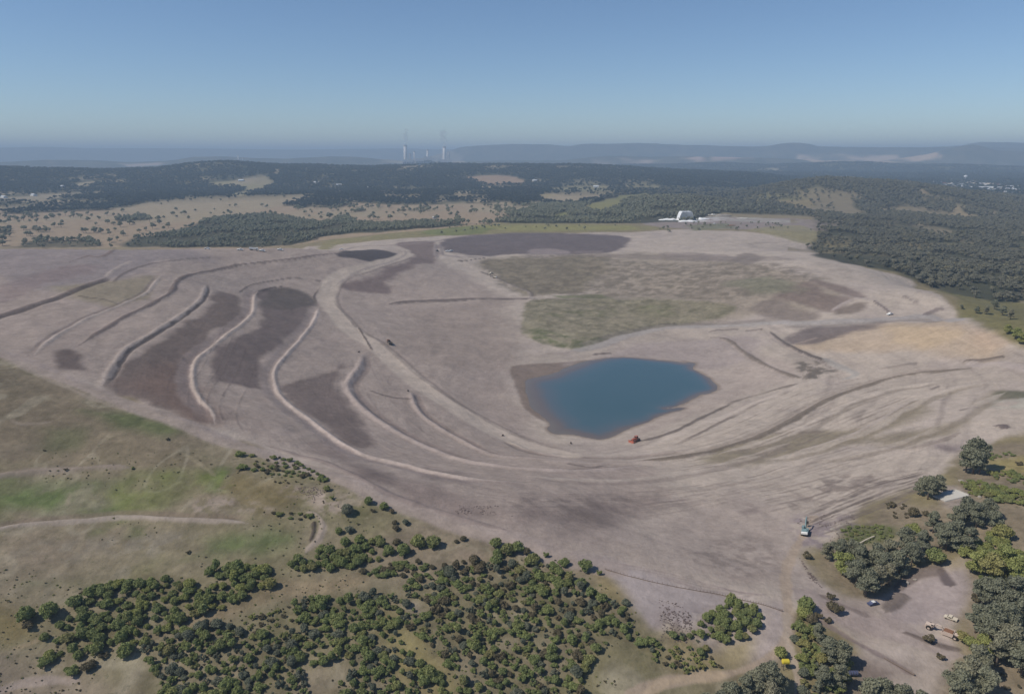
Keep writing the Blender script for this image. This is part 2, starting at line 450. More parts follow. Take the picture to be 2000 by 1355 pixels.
area(A2c(1200,480, 1900,460, 2200,490, 1700,600, 1300,620), (140, 130, 112), 6, 0.5, 8, seed=183, speck=1.5, spscale=8)
# right side
area(A3(700,690, 1000,600, 1300,572, 1600,570, 1760,590, 1870,690, 1810,770, 1600,745, 1300,730, 1050,745, 820,740), (166, 147, 126), 7, 0.75, 8, seed=25)
area(A3(1250,590, 1500,590, 1640,630, 1500,700, 1300,690), (176, 154, 124), 8, 0.5, 10, seed=26)
area(A3(1640,600, 1760,590, 1880,690, 1800,730), (168, 145, 124), 5, 0.5, 5, seed=261)
area(A3(680,650, 800,595, 1100,588, 1050,625, 900,680, 800,700, 700,690), (112, 101, 98), 5, 0.85, 7, seed=27)
area(A3(1060,585, 1200,575, 1180,610, 1090,620), (126, 113, 106), 5, 0.6, 5, seed=271)
area(A3(610,410, 780,340, 900,400, 1050,435, 990,475, 920,505, 780,480, 660,440), (122, 107, 99), 4, 0.85, 5, seed=28)
area(A3(830,335, 1000,370, 1110,420, 1080,440, 960,405, 860,365), (122, 107, 101), 3, 0.8, 3, seed=29)
area(A3(945,520, 1050,458, 1120,465, 1095,510, 1020,520), (122, 109, 99), 3, 0.85, 3, seed=30)
area(A3(500,470, 640,450, 840,530, 760,560, 560,540), (124, 112, 104), 5, 0.8, 6, seed=31)
area(A3(390,200, 470,185, 530,210, 480,245, 390,240), (121, 110, 103), 5, 0.7, 5, seed=311)
area(A3(380,340, 560,320, 740,380, 620,405, 430,390), (120, 118, 98), 8, 0.7, 10, seed=32, veg=0.7)
area(A3(0,180, 200,185, 360,195, 340,225, 160,215, 0,205), (122, 110, 105), 5, 0.5, 6, seed=321)
area(A3(200,810, 420,740, 620,760, 720,810, 740,870, 560,920, 300,962, 285,905, 180,840), (161, 148, 139), 4, 0.95, 4, seed=33, work=.25)
area(A2c(1290,800, 1500,745, 1700,700, 2000,660, 2300,650, 2400,720, 2200,800, 1900,790, 1700,768, 1400,775), (151, 139, 134), 6, 0.8, 6, seed=331, work=.4)
area(A3(0,1060, 160,970, 300,950, 560,925, 380,990, 150,1070, -150,1190, -400,1270), (155, 142, 133), 4, 0.8, 4, seed=34)
area(A3(730,800, 900,785, 970,850, 900,880, 780,890), (102, 94, 86), 3, 0.8, 3, seed=35, speck=1.6, spscale=5)
area(A3(1230,1200, 1500,1150, 1700,1090, 1800,1000, 1850,960, 1700,1140, 1600,1210, 1300,1262), (123, 113, 92), 6, 0.7, 8, seed=36)
area(A3(400,1260, 700,1190, 1000,1180, 1250,1130, 1400,1010, 1430,1020, 1250,1180, 950,1280, 600,1330, 200,1345), (124, 114, 92), 6, 0.7, 8, seed=37)
area(A3(1830,1000, 1900,960, 2050,980, 2050,1050, 1950,1060, 1840,1050), (160, 156, 144), 3, 0.7, 4, seed=38, speck=2, spscale=8)
area(A3(1840,985, 1880,955, 2050,955, 2050,985, 1900,1000), (96, 96, 76), 3, 0.8, 3, seed=39)
area(A3(1490,1250, 1560,1250, 1650,1265, 1620,1290, 1500,1275), (116, 105, 104), 3, 0.8, 3, seed=40)
area(PX(1090,1045, 1200,1110, 1400,1160, 1520,1170, 1540,1060, 1500,980, 1300,1000, 1200,1040), (148, 135, 128), 15, 0.6, 15, seed=41, work=.3)
area(PX(1140,1100, 1190,1095, 1290,1130, 1440,1165, 1500,1190, 1430,1210, 1390,1190, 1330,1240, 1270,1225, 1225,1180), (150, 140, 138), 3, 0.9, 4, seed=42, work=.3)
area(PX(1300,1190, 1400,1200, 1380,1260, 1290,1250, 1260,1215), (104, 92, 98), 6, 0.5, 6, seed=43, speck=1.8, spscale=3)
area(PX(1500,1190, 1530,1180, 1540,1240, 1520,1290, 1450,1305, 1480,1260), (152, 140, 136), 3, 0.8, 3, seed=44)
area(B3(1180,950, 1260,800, 1450,730, 1560,700, 1600,800, 1560,930, 1480,950, 1300,1000), (152, 140, 138), 3, 0.85, 4, seed=45, work=.25)
area(B3(960,1130, 1100,1170, 1300,1190, 1340,1260, 1100,1355, 930,1355, 960,1250), (114, 102, 96), 4, 0.85, 5, seed=46)
area(B3(780,900, 1000,920, 1250,1010, 1100,1100, 960,1060, 850,1010), (128, 114, 108), 5, 0.6, 6, seed=47)
# wheel-scuffed patch of the flat
area(B3(180,620, 330,560, 500,560, 560,680, 470,760, 330,760, 260,720), (124, 112, 105), 5, 0.55, 6, seed=48, speck=1.6, spscale=3)
area(B3(860,240, 1150,180, 1200,240, 900,340, 700,400, 640,440, 640,380), (122, 110, 103), 4, 0.7, 5, seed=49, speck=1.5, spscale=4)
area(B3(640,440, 760,420, 1000,410, 1150,400, 1150,470, 940,520, 930,600, 760,590, 700,540), (124, 112, 120), 4, 0.6, 5, seed=50, speck=2.0, spscale=4)

# --- lower left rehabilitated slope
LOW = PX(-260,640, -60,676, 60,716, 150,750, 260,795, 400,847, 520,890, 640,930, 760,980, 880,1025, 1000,1062, 1110,1096, 1180,1122, 1225,1180, 1270,1225, 1330,1240, 1400,1290, 1450,1310, 1450,1420, 1450,1560, -300,1560)
area(LOW, (124, 115, 95), 2, 1, 3, veg=1.0, forest=0, work=0, smooth=False)
k, m = field(LOW, 2, 3, smooth=False)
mixc(k, m * np.clip(0.2 + fbm(XF[k], YF[k], 50, 5, 81), 0, 1) * 0.6, (126, 112, 100))
mixc(k, m * np.clip(fbm(XF[k], YF[k], 24, 5, 82), 0, 1) * 0.7, (106, 104, 68))
area(PX(-60,700, 60,725, 160,790, 260,830, 380,880, 500,960, 530,1000, 200,900, 0,900), (112, 101, 84), 8, 0.7, 10, seed=59)
k, m = field(LOW, 2, 3, smooth=False)
for sc_, sd2 in ((16, 601), (30, 602)):
    rn = np.abs(fbm(XF[k], YF[k] * 0.7, sc_, 3, sd2)); ms = np.clip(fbm(XF[k], YF[k], 60, 3, sd2 + 5) * 1.5 + .3, 0, 1)
    mixc(k, m * (1 - sstep(.02, .09, rn)) * ms * 0.5, (150, 142, 124))
area(B1(-100,240, 300,225, 600,215, 650,300, 640,400, 300,430, -100,465), (90, 102, 62), 5, 0.95, 7, seed=52, speck=0.7, spscale=14)
area(B1(180,260, 320,250, 560,230, 600,330, 500,390, 200,400), (122, 116, 98), 5, 0.75, 6, seed=53, speck=1.8, spscale=5)
area(B1(650,195, 850,175, 1240,130, 1270,280, 1100,310, 950,320, 740,390, 640,410), (102, 108, 62), 5, 0.95, 7, seed=54, speck=0.7, spscale=14)
area(B1(1080,150, 1230,130, 1260,260, 1120,290), (94, 108, 56), 5, 0.9, 5, seed=55, speck=1.2)
area(B1(1260,180, 1450,260, 1490,350, 1280,360, 1100,320), (114, 102, 68), 6, 0.7, 8, seed=56)
area(B1(1040,330, 1200,320, 1430,370, 1450,400, 1250,400, 1000,400), (146, 133, 122), 3, 0.8, 4, seed=57, speck=2, spscale=3)
area(B1(0,600, 200,520, 420,520, 900,500, 1020,540, 760,650, 480,600, 330,760, 250,740, 300,660, 0,680), (134, 126, 112), 4, 0.7, 6, seed=58, speck=1.6, spscale=4)
area(B1(680,480, 780,470, 760,530, 680,530), (86, 94, 56), 3, 0.8, 4, seed=60)
area(B1(780,650, 1000,600, 1050,520, 1200,500, 1330,500, 1500,500, 1540,560, 1300,640, 1080,680, 860,690), (94, 104, 66), 5, 0.9, 7, seed=611, speck=0.8, spscale=14)
area(B1(80,770, 200,735, 420,740, 430,800, 130,805), (92, 97, 64), 4, 0.7, 5, seed=62)
area(B1(480,480, 600,470, 560,530, 430,540), (90, 96, 60), 3, 0.6, 4, seed=63)
area(A1(430,990, 700,1010, 860,1050, 1030,1110, 950,1150, 800,1120, 600,1080, 450,1030), (84, 92, 58), 5, 0.85, 5, seed=64)
area(A1(260,1110, 430,1110, 420,1200, 280,1200), (86, 88, 62), 5, 0.7, 6, seed=65)
area(B1(0,930, 200,960, 220,1050, 130,1110, 0,1130), (122, 108, 70), 5, 0.7, 6, seed=66)
area(B1(1530,270, 1700,270, 1720,300, 1800,400, 1750,410, 1640,360, 1540,320), (148, 134, 124), 3, 0.8, 4, seed=67, speck=2, spscale=3)
area(B2(0,300, 180,300, 160,420, 60,440, 0,400), (150, 138, 122), 3, 0.8, 3, seed=68, speck=2, spscale=3)
area(B2(640,560, 830,600, 850,680, 700,700, 600,640), (122, 108, 96), 4, 0.7, 5, seed=69)
area(B2(230,960, 330,940, 500,1100, 680,1300, 650,1355, 520,1355, 330,1200, 260,1060), (132, 122, 84), 4, 0.85, 4, seed=70, veg=0.7)
area(B2(360,880, 420,870, 480,930, 420,950), (142, 130, 124), 2, 0.9, 2, seed=71)
area(B2(1380,740, 1450,760, 1540,850, 1520,890, 1440,860), (134, 121, 88), 3, 0.8, 3, seed=72)
area(B1(1300,780, 1500,760, 1878,740, 1878,790, 1500,860, 1250,920, 1000,1000, 830,1060, 850,1010, 1130,930, 1290,860), (128, 114, 92), 3, 0.85, 3, seed=73)
area(PX(-50,1280, 80,1285, 200,1295, 290,1350, 280,1420, -50,1420), (130, 117, 104), 5, 0.6, 8, seed=74)
for i_, P_ in enumerate([B1(370,860, 520,780, 760,790, 1070,710, 1240,680, 1420,700, 1440,790, 1280,865, 1130,925, 950,985, 820,1060, 620,1120, 470,1175, 260,1170, 225,1050),
    B2(370,790, 480,760, 600,700, 760,690, 870,660, 1050,680, 1170,690, 1290,770, 1400,850, 1530,880, 1590,970, 1700,1080, 1720,1180, 1480,1180, 1330,1220, 1300,1420, 700,1420, 600,1230, 480,1080, 350,980),
    B1(750,1070, 1040,1010, 1300,1060, 1540,900, 1760,880, 2000,840, 2140,870, 2060,1000, 2200,1200, 2350,1330, 2340,1450, 870,1450, 760,1180)]):
    area(P_, (104, 98, 74), 4, 0.75, 5, seed=160 + i_, veg=1, speck=1.2, spscale=12)
# right-hand grass and scrub beside the clearing
RG = PX(1900,880, 2060,870, 2200,1000, 2200,1500, 1840,1500, 1850,1330, 1890,1270, 1895,1150, 1905,1100, 1880,1080, 1790,1095, 1700,1165, 1650,1160, 1590,1100, 1640,1040, 1700,990, 1760,975, 1830,985, 1870,960, 1880,930)
area(RG, (126, 114, 96), 3, 1, 4, veg=1, work=0.0, forest=0)
area(PX(1930,900, 2050,890, 2060,930, 1960,925), (140, 128, 84), 3, 0.8, 3, seed=75)
area(PX(1830,955, 1870,950, 1890,985, 1900,1000, 1850,990), (152, 140, 132), 2, 0.85, 2, seed=76)
area(B3(300,1080, 460,1060, 440,1200, 340,1230, 200,1200), (136, 124, 92), 3, 0.8, 3, seed=77)
area(B3(930,480, 1000,470, 1200,480, 1190,560, 960,570), (86, 92, 60), 3, 0.8, 3, seed=78, veg=1)
area(B3(1460,660, 1560,640, 1590,700, 1480,720), (146, 132, 104), 3, 0.8, 3, seed=79)
area(B3(-40,960, 90,980, 260,1100, 420,1160, 390,1230, 230,1260, 0,1290), (126, 114, 86), 4, 0.8, 5, seed=80, veg=0.9)

# --- water-side and rim grass at the back
area(PX(560,486, 640,470, 720,462, 850,440, 1000,436, 1150,437, 1240,440, 1300,446, 1200,452, 1000,455, 860,460, 760,468, 660,478), (128, 120, 86), 6, 0.9, 6, veg=0.7, forest=0, seed=90)
area(PX(830,452, 900,440, 950,440, 960,452, 870,460), (104, 112, 66), 6, 0.7, 8, seed=91)
area(PX(900,440, 1230,441, 1250,449, 1000,452), (134, 130, 82), 6, 0.7, 8, seed=911)
area(PX(1250,436, 1300,425, 1380,422, 1480,426, 1600,430, 1610,445, 1560,452, 1450,448, 1330,446), (138, 126, 122), 6, 0.9, 8, veg=0.5, forest=0, work=0.4, seed=92)
area(PX(1340,440, 1420,436, 1440,446, 1360,450), (112, 114, 86), 6, 0.7, 6, seed=93)
area(PX(1470,447, 1560,440, 1600,455, 1590,472, 1560,474, 1500,458), (136, 128, 98), 6, 0.8, 6, seed=94, veg=0.6, work=0)
area(PX(1280,424, 1330,421, 1400,424, 1430,428, 1380,433, 1300,432), (196, 194, 192), 4, 0.75, 6, seed=95, speck=1.5, spscale=18)
area(PX(1385,421, 1440,423, 1560,431, 1580,436, 1480,434, 1400,430), (160, 158, 150), 5, 0.6, 8, seed=96, speck=1.6, spscale=20)
# right outside: green terrace below the rim
area(PX(1835,568, 1880,575, 1960,588, 2100,600, 2200,700, 2080,700, 2000,672, 1950,650, 1900,622, 1870,600), (112, 106, 72), 4, 0.95, 4, veg=0.8, forest=0, work=0, seed=97, smooth=False)
stroke(PX(1850,565, 1900,578, 1960,587, 2060,600), 5, (150, 138, 112), 0.8)

# --- banks, tracks, ditches (widths and heights in metres)
LT = (158, 146, 138); LT2 = (150, 138, 131); DK = (84, 74, 71); MD = (104, 93, 89)
stroke(A1(-150,520, 0,475, 200,410, 400,335, 600,262), 5, (118, 105, 100), 0.7, 1.3, side=((92, 82, 79), -1), side_amt=0.8, side_w=3, seed=1)
stroke(A1(590,262, 660,205, 740,170), 4, LT, 0.7, 0.8, seed=2)
stroke(A1(620,300, 700,235, 830,190, 1000,165, 1200,150), 3, MD, 0.6, 0.5, seed=3)
stroke(A1(380,180, 480,145, 640,110, 820,95), 5, (120, 104, 97), 0.7, 0.8, seed=4)
stroke(A1(190,690, 300,600, 470,500, 640,430, 800,360, 860,300, 900,250), 3.2, LT, 0.85, 0.9, side=((118, 106, 102), 1), side_amt=0.5, seed=5)
stroke(A1(440,640, 560,565, 700,480, 850,410, 960,340, 990,285, 1100,240, 1300,200, 1500,175, 1700,150, 2000,130), 4.5, (108, 96, 92), 0.8, 1.2, seed=6)
stroke(A1(560,880, 640,740, 720,650, 900,540, 1080,420, 1130,360, 1150,300), 4.2, LT, 0.7, 1.1, side=((92, 83, 80), -1), side_amt=0.8, side_w=1.7, seed=7)  # dark lower-right strip: ditch with the bank's shadow line painted in
stroke(A1(425,365, 500,375, 580,385, 660,410), 2, DK, 0.6, seed=8)
stroke(A1(1200,1080, 1180,1010, 1110,930, 1080,850, 1090,740, 1200,640, 1330,540, 1410,460, 1420,370, 1440,340), 3.6, (166, 152, 142), 0.9, 1.4, side=((140, 126, 120), 1), side_amt=0.7, side_w=6, seed=9)
stroke(A1(1330,350, 1400,305, 1560,275, 1700,268, 1810,290), 2.2, MD, 0.7, 0.6, seed=10)
stroke(A1(1440,340, 1520,320, 1600,312), 2.4, DK, 0.75, 0.5, seed=11)
stroke(A1(1780,430, 1750,510, 1640,650, 1540,770, 1540,870, 1600,960, 1760,1080, 2000,1240) + PX(800,911, 900,933, 1045,945), 3.6, (164, 151, 143), 0.9, 1.5, side=((140, 127, 122), -1), side_amt=0.5, side_w=6, seed=12)
stroke(A1(1770,400, 1755,360, 1830,290, 1960,230), 2.2, DK, 0.7, 0.5, seed=13)
stroke(PX(708,690, 700,720, 678,752, 700,790, 760,835, 850,880, 930,905, 1050,918, 1150,920, 1250,910), 5.5, (158, 145, 138), 0.85, 1.6, side=((116, 104, 101), 1), side_amt=0.6, seed=14)
stroke(PX(801,765, 815,800, 850,830, 900,860, 950,885, 1000,893, 1080,897), 4.2, (156, 143, 136), 0.85, 1.4, side=((118, 105, 101), 1), side_amt=0.6, seed=15)
stroke(PX(992,855, 1030,875, 1080,887, 1150,888, 1240,886, 1350,878), 4.2, (154, 142, 134), 0.8, 1.2, side=((116, 104, 98), -1), side_amt=0.5, seed=16)
stroke(PX(1060,900, 1160,904, 1260,900, 1400,885), 4.5, (152, 140, 133), 0.7, 0.8, seed=161)
stroke(PX(1105,905, 1150,912, 1180,909), 2.5, MD, 0.6, seed=17)
stroke(PX(722,763, 760,775, 803,780), 2.5, MD, 0.7, 0.5, seed=18)
# haul road into the pit
HR = PX(795,495, 775,505, 720,520, 670,535, 645,560, 640,590, 680,640, 740,680, 800,735, 880,790, 960,835, 1040,868, 1110,885)
stroke(HR, 14, (168, 155, 143), 0.95, -0.3, rag=0.15, taper=False, seed=19, side=((112, 101, 96), 1), side_amt=0.5, side_w=2.5)
stroke([(a + 9, b - 6) for a, b in HR[5:]], 2.0, (120, 108, 102), 0.35, 0.4, seed=191)
stroke(PX(700,640, 720,672, 728,685), 1.8, DK, 0.8, 0.6, seed=20)
stroke(PX(652,560, 700,530, 760,512, 790,498, 785,488, 750,485), 4, LT2, 0.8, 0.5, seed=21)
stroke(A2c(-150,170, 100,155, 330,140, 560,118, 750,90, 950,75), 7, (136, 124, 120), 0.7, 0.6, seed=22)
stroke(A2c(575,130, 570,170, 580,215), 6, (140, 129, 125), 0.8, 0.8, seed=23)
stroke(A2c(600,130, 605,175, 640,200, 860,205), 6, (126, 116, 114), 0.7, 0.8, seed=24)
stroke(A2c(590,215, 700,228, 800,218, 860,208), 4, (84, 76, 74), 0.8, 1.5, seed=25)
stroke(A2c(300,470, 450,455, 650,448, 850,442, 1130,438), 7, (106, 95, 90), 0.85, 2.0, seed=26)
stroke(A2c(1100,442, 1400,440, 1800,440, 2200,452), 6, (142, 131, 120), 0.7, 0.8, seed=27)
stroke(A2c(820,290, 900,320, 1000,365, 1090,400, 1100,435), 5, (136, 125, 118), 0.7, 1.2, seed=28, side=((108, 98, 90), 1), side_amt=0.5)
stroke(A2c(820,285, 850,300, 900,318), 4, (92, 82, 76), 0.7, 0.8, seed=29)
stroke(A2c(1370,715, 1500,690, 1650,645, 1850,605, 2050,595, 2250,588, 2500,572) , 8, (150, 143, 138), 0.85, 0.6, side=((118, 110, 105), 1), side_amt=0.5, seed=30, taper=False)
stroke(A3(650,572, 850,572, 1100,560, 1280,548, 1500,548, 1620,560), 9, (150, 143, 139), 0.85, 0.8, side=((120, 112, 108), -1), side_amt=0.5, seed=31, taper=False)
stroke(A2c(1820,580, 1870,580, 1915,575), 3, (96, 88, 78), 0.7, 0.8, seed=32)
stroke(A2c(1450,737, 1510,733, 1560,730), 3, (98, 88, 84), 0.8, 0.8, seed=33)
stroke(A3(920,510, 1050,440, 1160,450, 1250,520), 4, (156, 144, 138), 0.8, 0.8, seed=34)
stroke(A3(1160,450, 1210,485, 1260,525), 2.5, MD, 0.8, 0.5, seed=35)
stroke(A3(1440,535, 1500,505, 1560,490), 6, (122, 110, 106), 0.8, 1.0, seed=36)
stroke(A3(1320,420, 1370,445, 1420,470), 3, (124, 112, 106), 0.7, 0.6, seed=37)
stroke(A3(240,625, 310,612, 410,612), 3, MD, 0.6, 0.5, seed=38)
stroke(A3(440,615, 540,610), 3, MD, 0.6, 0.5, seed=39)
stroke(A3(580,622, 640,670, 750,730, 880,780, 960,820), 3.2, (90, 82, 80), 0.85, 1.0, seed=40, side=((152, 140, 134), -1), side_amt=0.5)
stroke(A3(880,770, 970,820, 1060,860, 980,890), 6, (150, 144, 138), 0.8, 0.6, seed=41)
stroke(A3(250,655, 340,665, 430,720, 520,780, 620,830, 700,860, 770,880), 3.6, (108, 98, 90), 0.85, 1.3, seed=42, side=((150, 138, 130), -1), side_amt=0.6)
stroke(A3(240,640, 330,645, 420,690, 480,745), 3, (146, 134, 128), 0.7, 0.6, seed=43)
stroke(A3(720,690, 780,675, 850,655), 3, (146, 132, 122), 0.6, 0.5, seed=44)
# long banks wrapping the front right of the pit
stroke(A3(1750,825, 1500,845, 1320,870, 1180,905, 1000,965, 850,1030, 700,1120, 560,1190, 400,1250, 200,1305, 0,1335, -200,1345), 5.0, (114, 103, 92), 0.85, 1.3, seed=45, side=((138, 126, 116), -1), side_amt=0.5)
stroke(A3(370,1012, 280,1050, 200,1085, 100,1130, 0,1172, -150,1210), 4.5, (108, 98, 92), 0.85, 1.4, seed=46)
stroke(A3(760,905, 640,925, 540,950, 420,985, 340,1020), 3.5, (112, 101, 94), 0.7, 0.9, seed=47, dash=0.8)
stroke(A3(720,935, 620,975, 480,1030, 360,1090, 220,1160, 100,1220, 0,1255), 3.6, (116, 105, 98), 0.75, 0.9, seed=48, dash=0.6)
stroke(A3(980,880, 800,905, 620,950, 450,1015, 300,1080), 3.6, (154, 142, 134), 0.6, 0.6, seed=49)
stroke(A3(1400,1000, 1300,1050, 1190,1120, 1050,1190, 900,1245, 700,1300), 3.2, (158, 146, 138), 0.75, 0.9, seed=50, side=((118, 107, 92), 1), side_amt=0.6)
stroke(A3(1380,1035, 1340,1055), 3, MD, 0.7, seed=51)
stroke(A3(1200,830, 1300,812, 1410,798), 4, (110, 100, 94), 0.7, 0.8, seed=52, dash=0.8)
stroke(A3(1530,925, 1480,945), 3, MD, 0.6, seed=53)
stroke(A3(1660,785, 1760,785, 1900,762), 4, (104, 92, 84), 0.8, 1.2, seed=54)
stroke(A3(1680,795, 1760,812, 1850,800, 2000,830, 2150,850), 7, (158, 146, 140), 0.75, 0.6, seed=55)
stroke(A3(1640,1060, 1700,1050, 1760,1040), 3, MD, 0.5, seed=551)
stroke(A3(1845,1155, 1880,1148, 1905,1165), 4, (106, 94, 92), 0.85, 0.8, seed=56)
stroke(A3(600,1190, 750,1185, 880,1180), 3.5, (118, 106, 98), 0.6, 0.5, seed=57)
stroke(A3(1330,1290, 1440,1260, 1560,1225, 1640,1185), 4, (120, 108, 100), 0.6, 0.6, seed=58, dash=0.7)
stroke(PX(1200,1000, 1300,990, 1400,975, 1460,985, 1480,995), 3, (124, 112, 108), 0.5, seed=59, dash=0.8)
stroke(A3(1560,900, 1300,935, 1120,985, 940,1065, 760,1160, 560,1235, 300,1300), 5.5, (170, 158, 147), 0.7, 0.8, seed=581, side=((128, 117, 106), 1), side_amt=0.5)
stroke(A3(1800,905, 1640,930, 1480,985, 1330,1060, 1180,1150, 1000,1225, 760,1300, 560,1340), 5, (168, 156, 145), 0.65, 0.8, seed=582, side=((130, 119, 104), 1), side_amt=0.5)
stroke(A3(1900,960, 1760,1020, 1620,1110, 1450,1190, 1250,1260, 1050,1310, 800,1345), 5, (166, 154, 144), 0.6, 0.7, seed=583, side=((130, 119, 106), 1), side_amt=0.45, dash=.5)
stroke(PX(1250,870, 1330,838, 1420,805, 1500,775, 1560,752, 1620,735), 5.5, (168, 156, 146), 0.7, 0.8, seed=584)
stroke(PX(1030,930, 1150,938, 1300,930, 1420,905, 1540,865), 5, (164, 152, 142), 0.6, 0.7, seed=585, side=((128, 116, 110), -1), side_amt=0.4)
# rim track and lower tracks
RIM = PX(-120,655, -20,682, 60,712, 150,750, 260,795, 400,845, 520,888, 640,928, 760,975, 880,1020, 1000,1055, 1110,1090, 1200,1112)
stroke(RIM, 8, (150, 137, 130), 0.8, 0.5, rag=0.3, taper=False, seed=60)
stroke(PX(520,870, 640,905, 740,955, 860,1000, 1000,1040), 3.5, (128, 115, 110), 0.6, 0.6, seed=61)
stroke(PX(0,700, 80,735, 150,765, 240,800), 3, (146, 134, 122), 0.6, seed=62)
stroke(B1(50,-85, 120,-60, 270,-70), 2, (146, 134, 122), 0.5, seed=621)
stroke(B1(-100,225, 100,200, 300,185, 560,168, 690,172), 3.4, (140, 127, 118), 0.7, 1.2, seed=63, feather=0.8)
stroke(B1(-100,505, 0,492, 150,470, 300,458, 450,450, 550,438, 700,432, 850,440, 1080,450, 1300,462), 3.2, (156, 144, 134), 0.85, 1.4, seed=64, side=((120, 106, 94), 1), side_amt=0.6)
stroke(B1(430,510, 420,570, 390,640), 2.4, (136, 126, 108), 0.6, seed=65)
stroke(B1(370,300, 350,370), 1.6, (140, 130, 112), 0.5, seed=651)
stroke(B1(950,90, 1050,150, 1130,215), 2.0, (140, 130, 108), 0.5, seed=652)
stroke(B1(1600,400, 1660,420, 1690,470, 1670,540, 1620,590, 1600,620), 2.6, (150, 137, 126), 0.85, 0.5, seed=66)
stroke(B1(1645,450, 1642,510, 1625,560), 1.6, (76, 68, 62), 0.9, 0.8, seed=67)
stroke(B1(-100,1355, 0,1335, 120,1300, 280,1280, 420,1285), 3.0, (150, 137, 128), 0.8, seed=68)
stroke(B1(60,1120, 130,1100, 210,1070), 1.6, (148, 132, 108), 0.6, seed=69)
stroke(B1(1110,1120-1355+235, 1130,1135-1355+235), 1, DK, 0.0)
# tracks on the lower right, and a painted cast shadow
TR = PX(1230,1355, 1290,1335, 1370,1322, 1450,1308, 1500,1285, 1535,1250, 1540,1190, 1535,1120, 1560,1060, 1590,1010)
stroke(TR, 3.2, (156, 140, 124), 0.85, -0.1, taper=False, seed=70)
stroke(PX(1536,1200, 1540,1250, 1550,1290, 1560,1330, 1562,1380), 2.6, (160, 146, 132), 0.9, taper=False, seed=71)
stroke(PX(1230,1380, 1300,1332, 1360,1322, 1420,1316), 3.2, (166, 148, 126), 0.7, seed=711)
stroke(PX(1550,1150, 1620,1185, 1690,1215, 1780,1245, 1880,1280), 7, (148, 135, 130), 0.7, seed=72)
stroke(PX(1580,1200, 1640,1235, 1720,1280, 1790,1320), 2.0, (122, 108, 106), 0.7, seed=73)
stroke(PX(1600,1160, 1650,1185, 1700,1205), 2.0, (112, 100, 94), 0.6, seed=74)
stroke(PX(1760,1235, 1820,1255, 1880,1270), 2.0, (96, 84, 78), 0.7, 0.3, seed=75)
stroke(PX(1836,1112, 1846,1128, 1856,1145), 3.0, (92, 82, 82), 0.85, seed=76)  # dead tree's cast shadow, painted on the soil as a dark stroke
stroke(B3(1200,820, 1300,740, 1420,710, 1400,700, 1280,720), 4, (112, 100, 94), 0.8, 0.6, seed=77)
stroke(B3(1150,930, 1250,830), 4, (108, 98, 92), 0.8, 0.8, seed=78)
for q in range(5):
    stroke(PX(1200 + q * 30, 1100 + q * 9, 1330 + q * 22, 1125 + q * 10, 1460 + q * 10, 1160), 0.8, (128, 114, 112), 0.35, seed=80 + q)
# scraper passes, tyre tracks and ripping lines over the worked soil
def passes(P0, P1, n, spread, c, amt, wd=1.2, seed=0):
    r = random.Random(seed)
    for q in range(n):
        f = (q + r.uniform(-.3, .3)) / max(n - 1, 1)
        P = [(a[0] + (b[0] - a[0]) * f, a[1] + (b[1] - a[1]) * f) for a, b in zip(P0, P1)]
        stroke(P, wd * r.uniform(.7, 1.4), c, amt * r.uniform(.5, 1.2), h=0.12, seed=seed + q, n=5, dash=0.8)
passes(PX(1290,870, 1420,835, 1560,770, 1700,735), PX(1330,930, 1480,905, 1640,850, 1800,780), 12, 0, (126, 114, 104), 0.6, 1.4, 700)
passes(PX(1200,960, 1400,945, 1600,890, 1800,830), PX(1230,1010, 1440,975, 1640,925, 1860,860), 9, 0, (124, 112, 104), 0.55, 1.4, 720)
passes(PX(1560,1000, 1640,965, 1720,935, 1810,915), PX(1600,1045, 1690,1010, 1750,985, 1810,955), 13, 0, (108, 97, 91), 0.75, 1.3, 660)
passes(PX(1480,960, 1560,945, 1640,925), PX(1500,1000, 1560,985, 1620,965), 6, 0, (116, 104, 98), 0.6, 1.3, 680)
passes(PX(860,930, 1000,960, 1200,965, 1400,940), PX(960,1010, 1080,1000, 1230,990, 1400,965), 8, 0, (124, 111, 106), 0.5, 1.2, 740)
passes(PX(720,690, 780,780, 860,850, 1000,890), PX(650,700, 640,800, 740,880, 920,925), 7, 0, (126, 113, 108), 0.45, 1.0, 760)
passes(PX(430,600, 350,720, 330,780), PX(500,700, 460,800, 480,850), 6, 0, (98, 86, 82), 0.4, 0.8, 780)
passes(PX(1590,540, 1500,560, 1400,570), PX(1560,520, 1450,500, 1300,520), 6, 0, (122, 110, 100), 0.5, 2.5, 800)
passes(PX(1060,520, 1250,500, 1450,520), PX(1100,600, 1250,590, 1420,600), 9, 0, (112, 104, 84), 0.5, 2.2, 820)
# --- woodland masks
def wood(P, f=1, nz=12, nscale=60, feather=8, sm=False): area(P, None, feather, 1, nz, nscale, forest=f, smooth=sm)
def clearing(P, c=DRY, nz=25, feather=12, f=0.0, sp=0): 
    k, m = field(P, feather, nz, 80, False)
    if sp: m = m * np.clip(0.5 + sp * fbm(XF[k], YF[k], 90, 4, 999), 0, 1)
    F[k] += (f - F[k]) * m
    mixc(k, m, c)
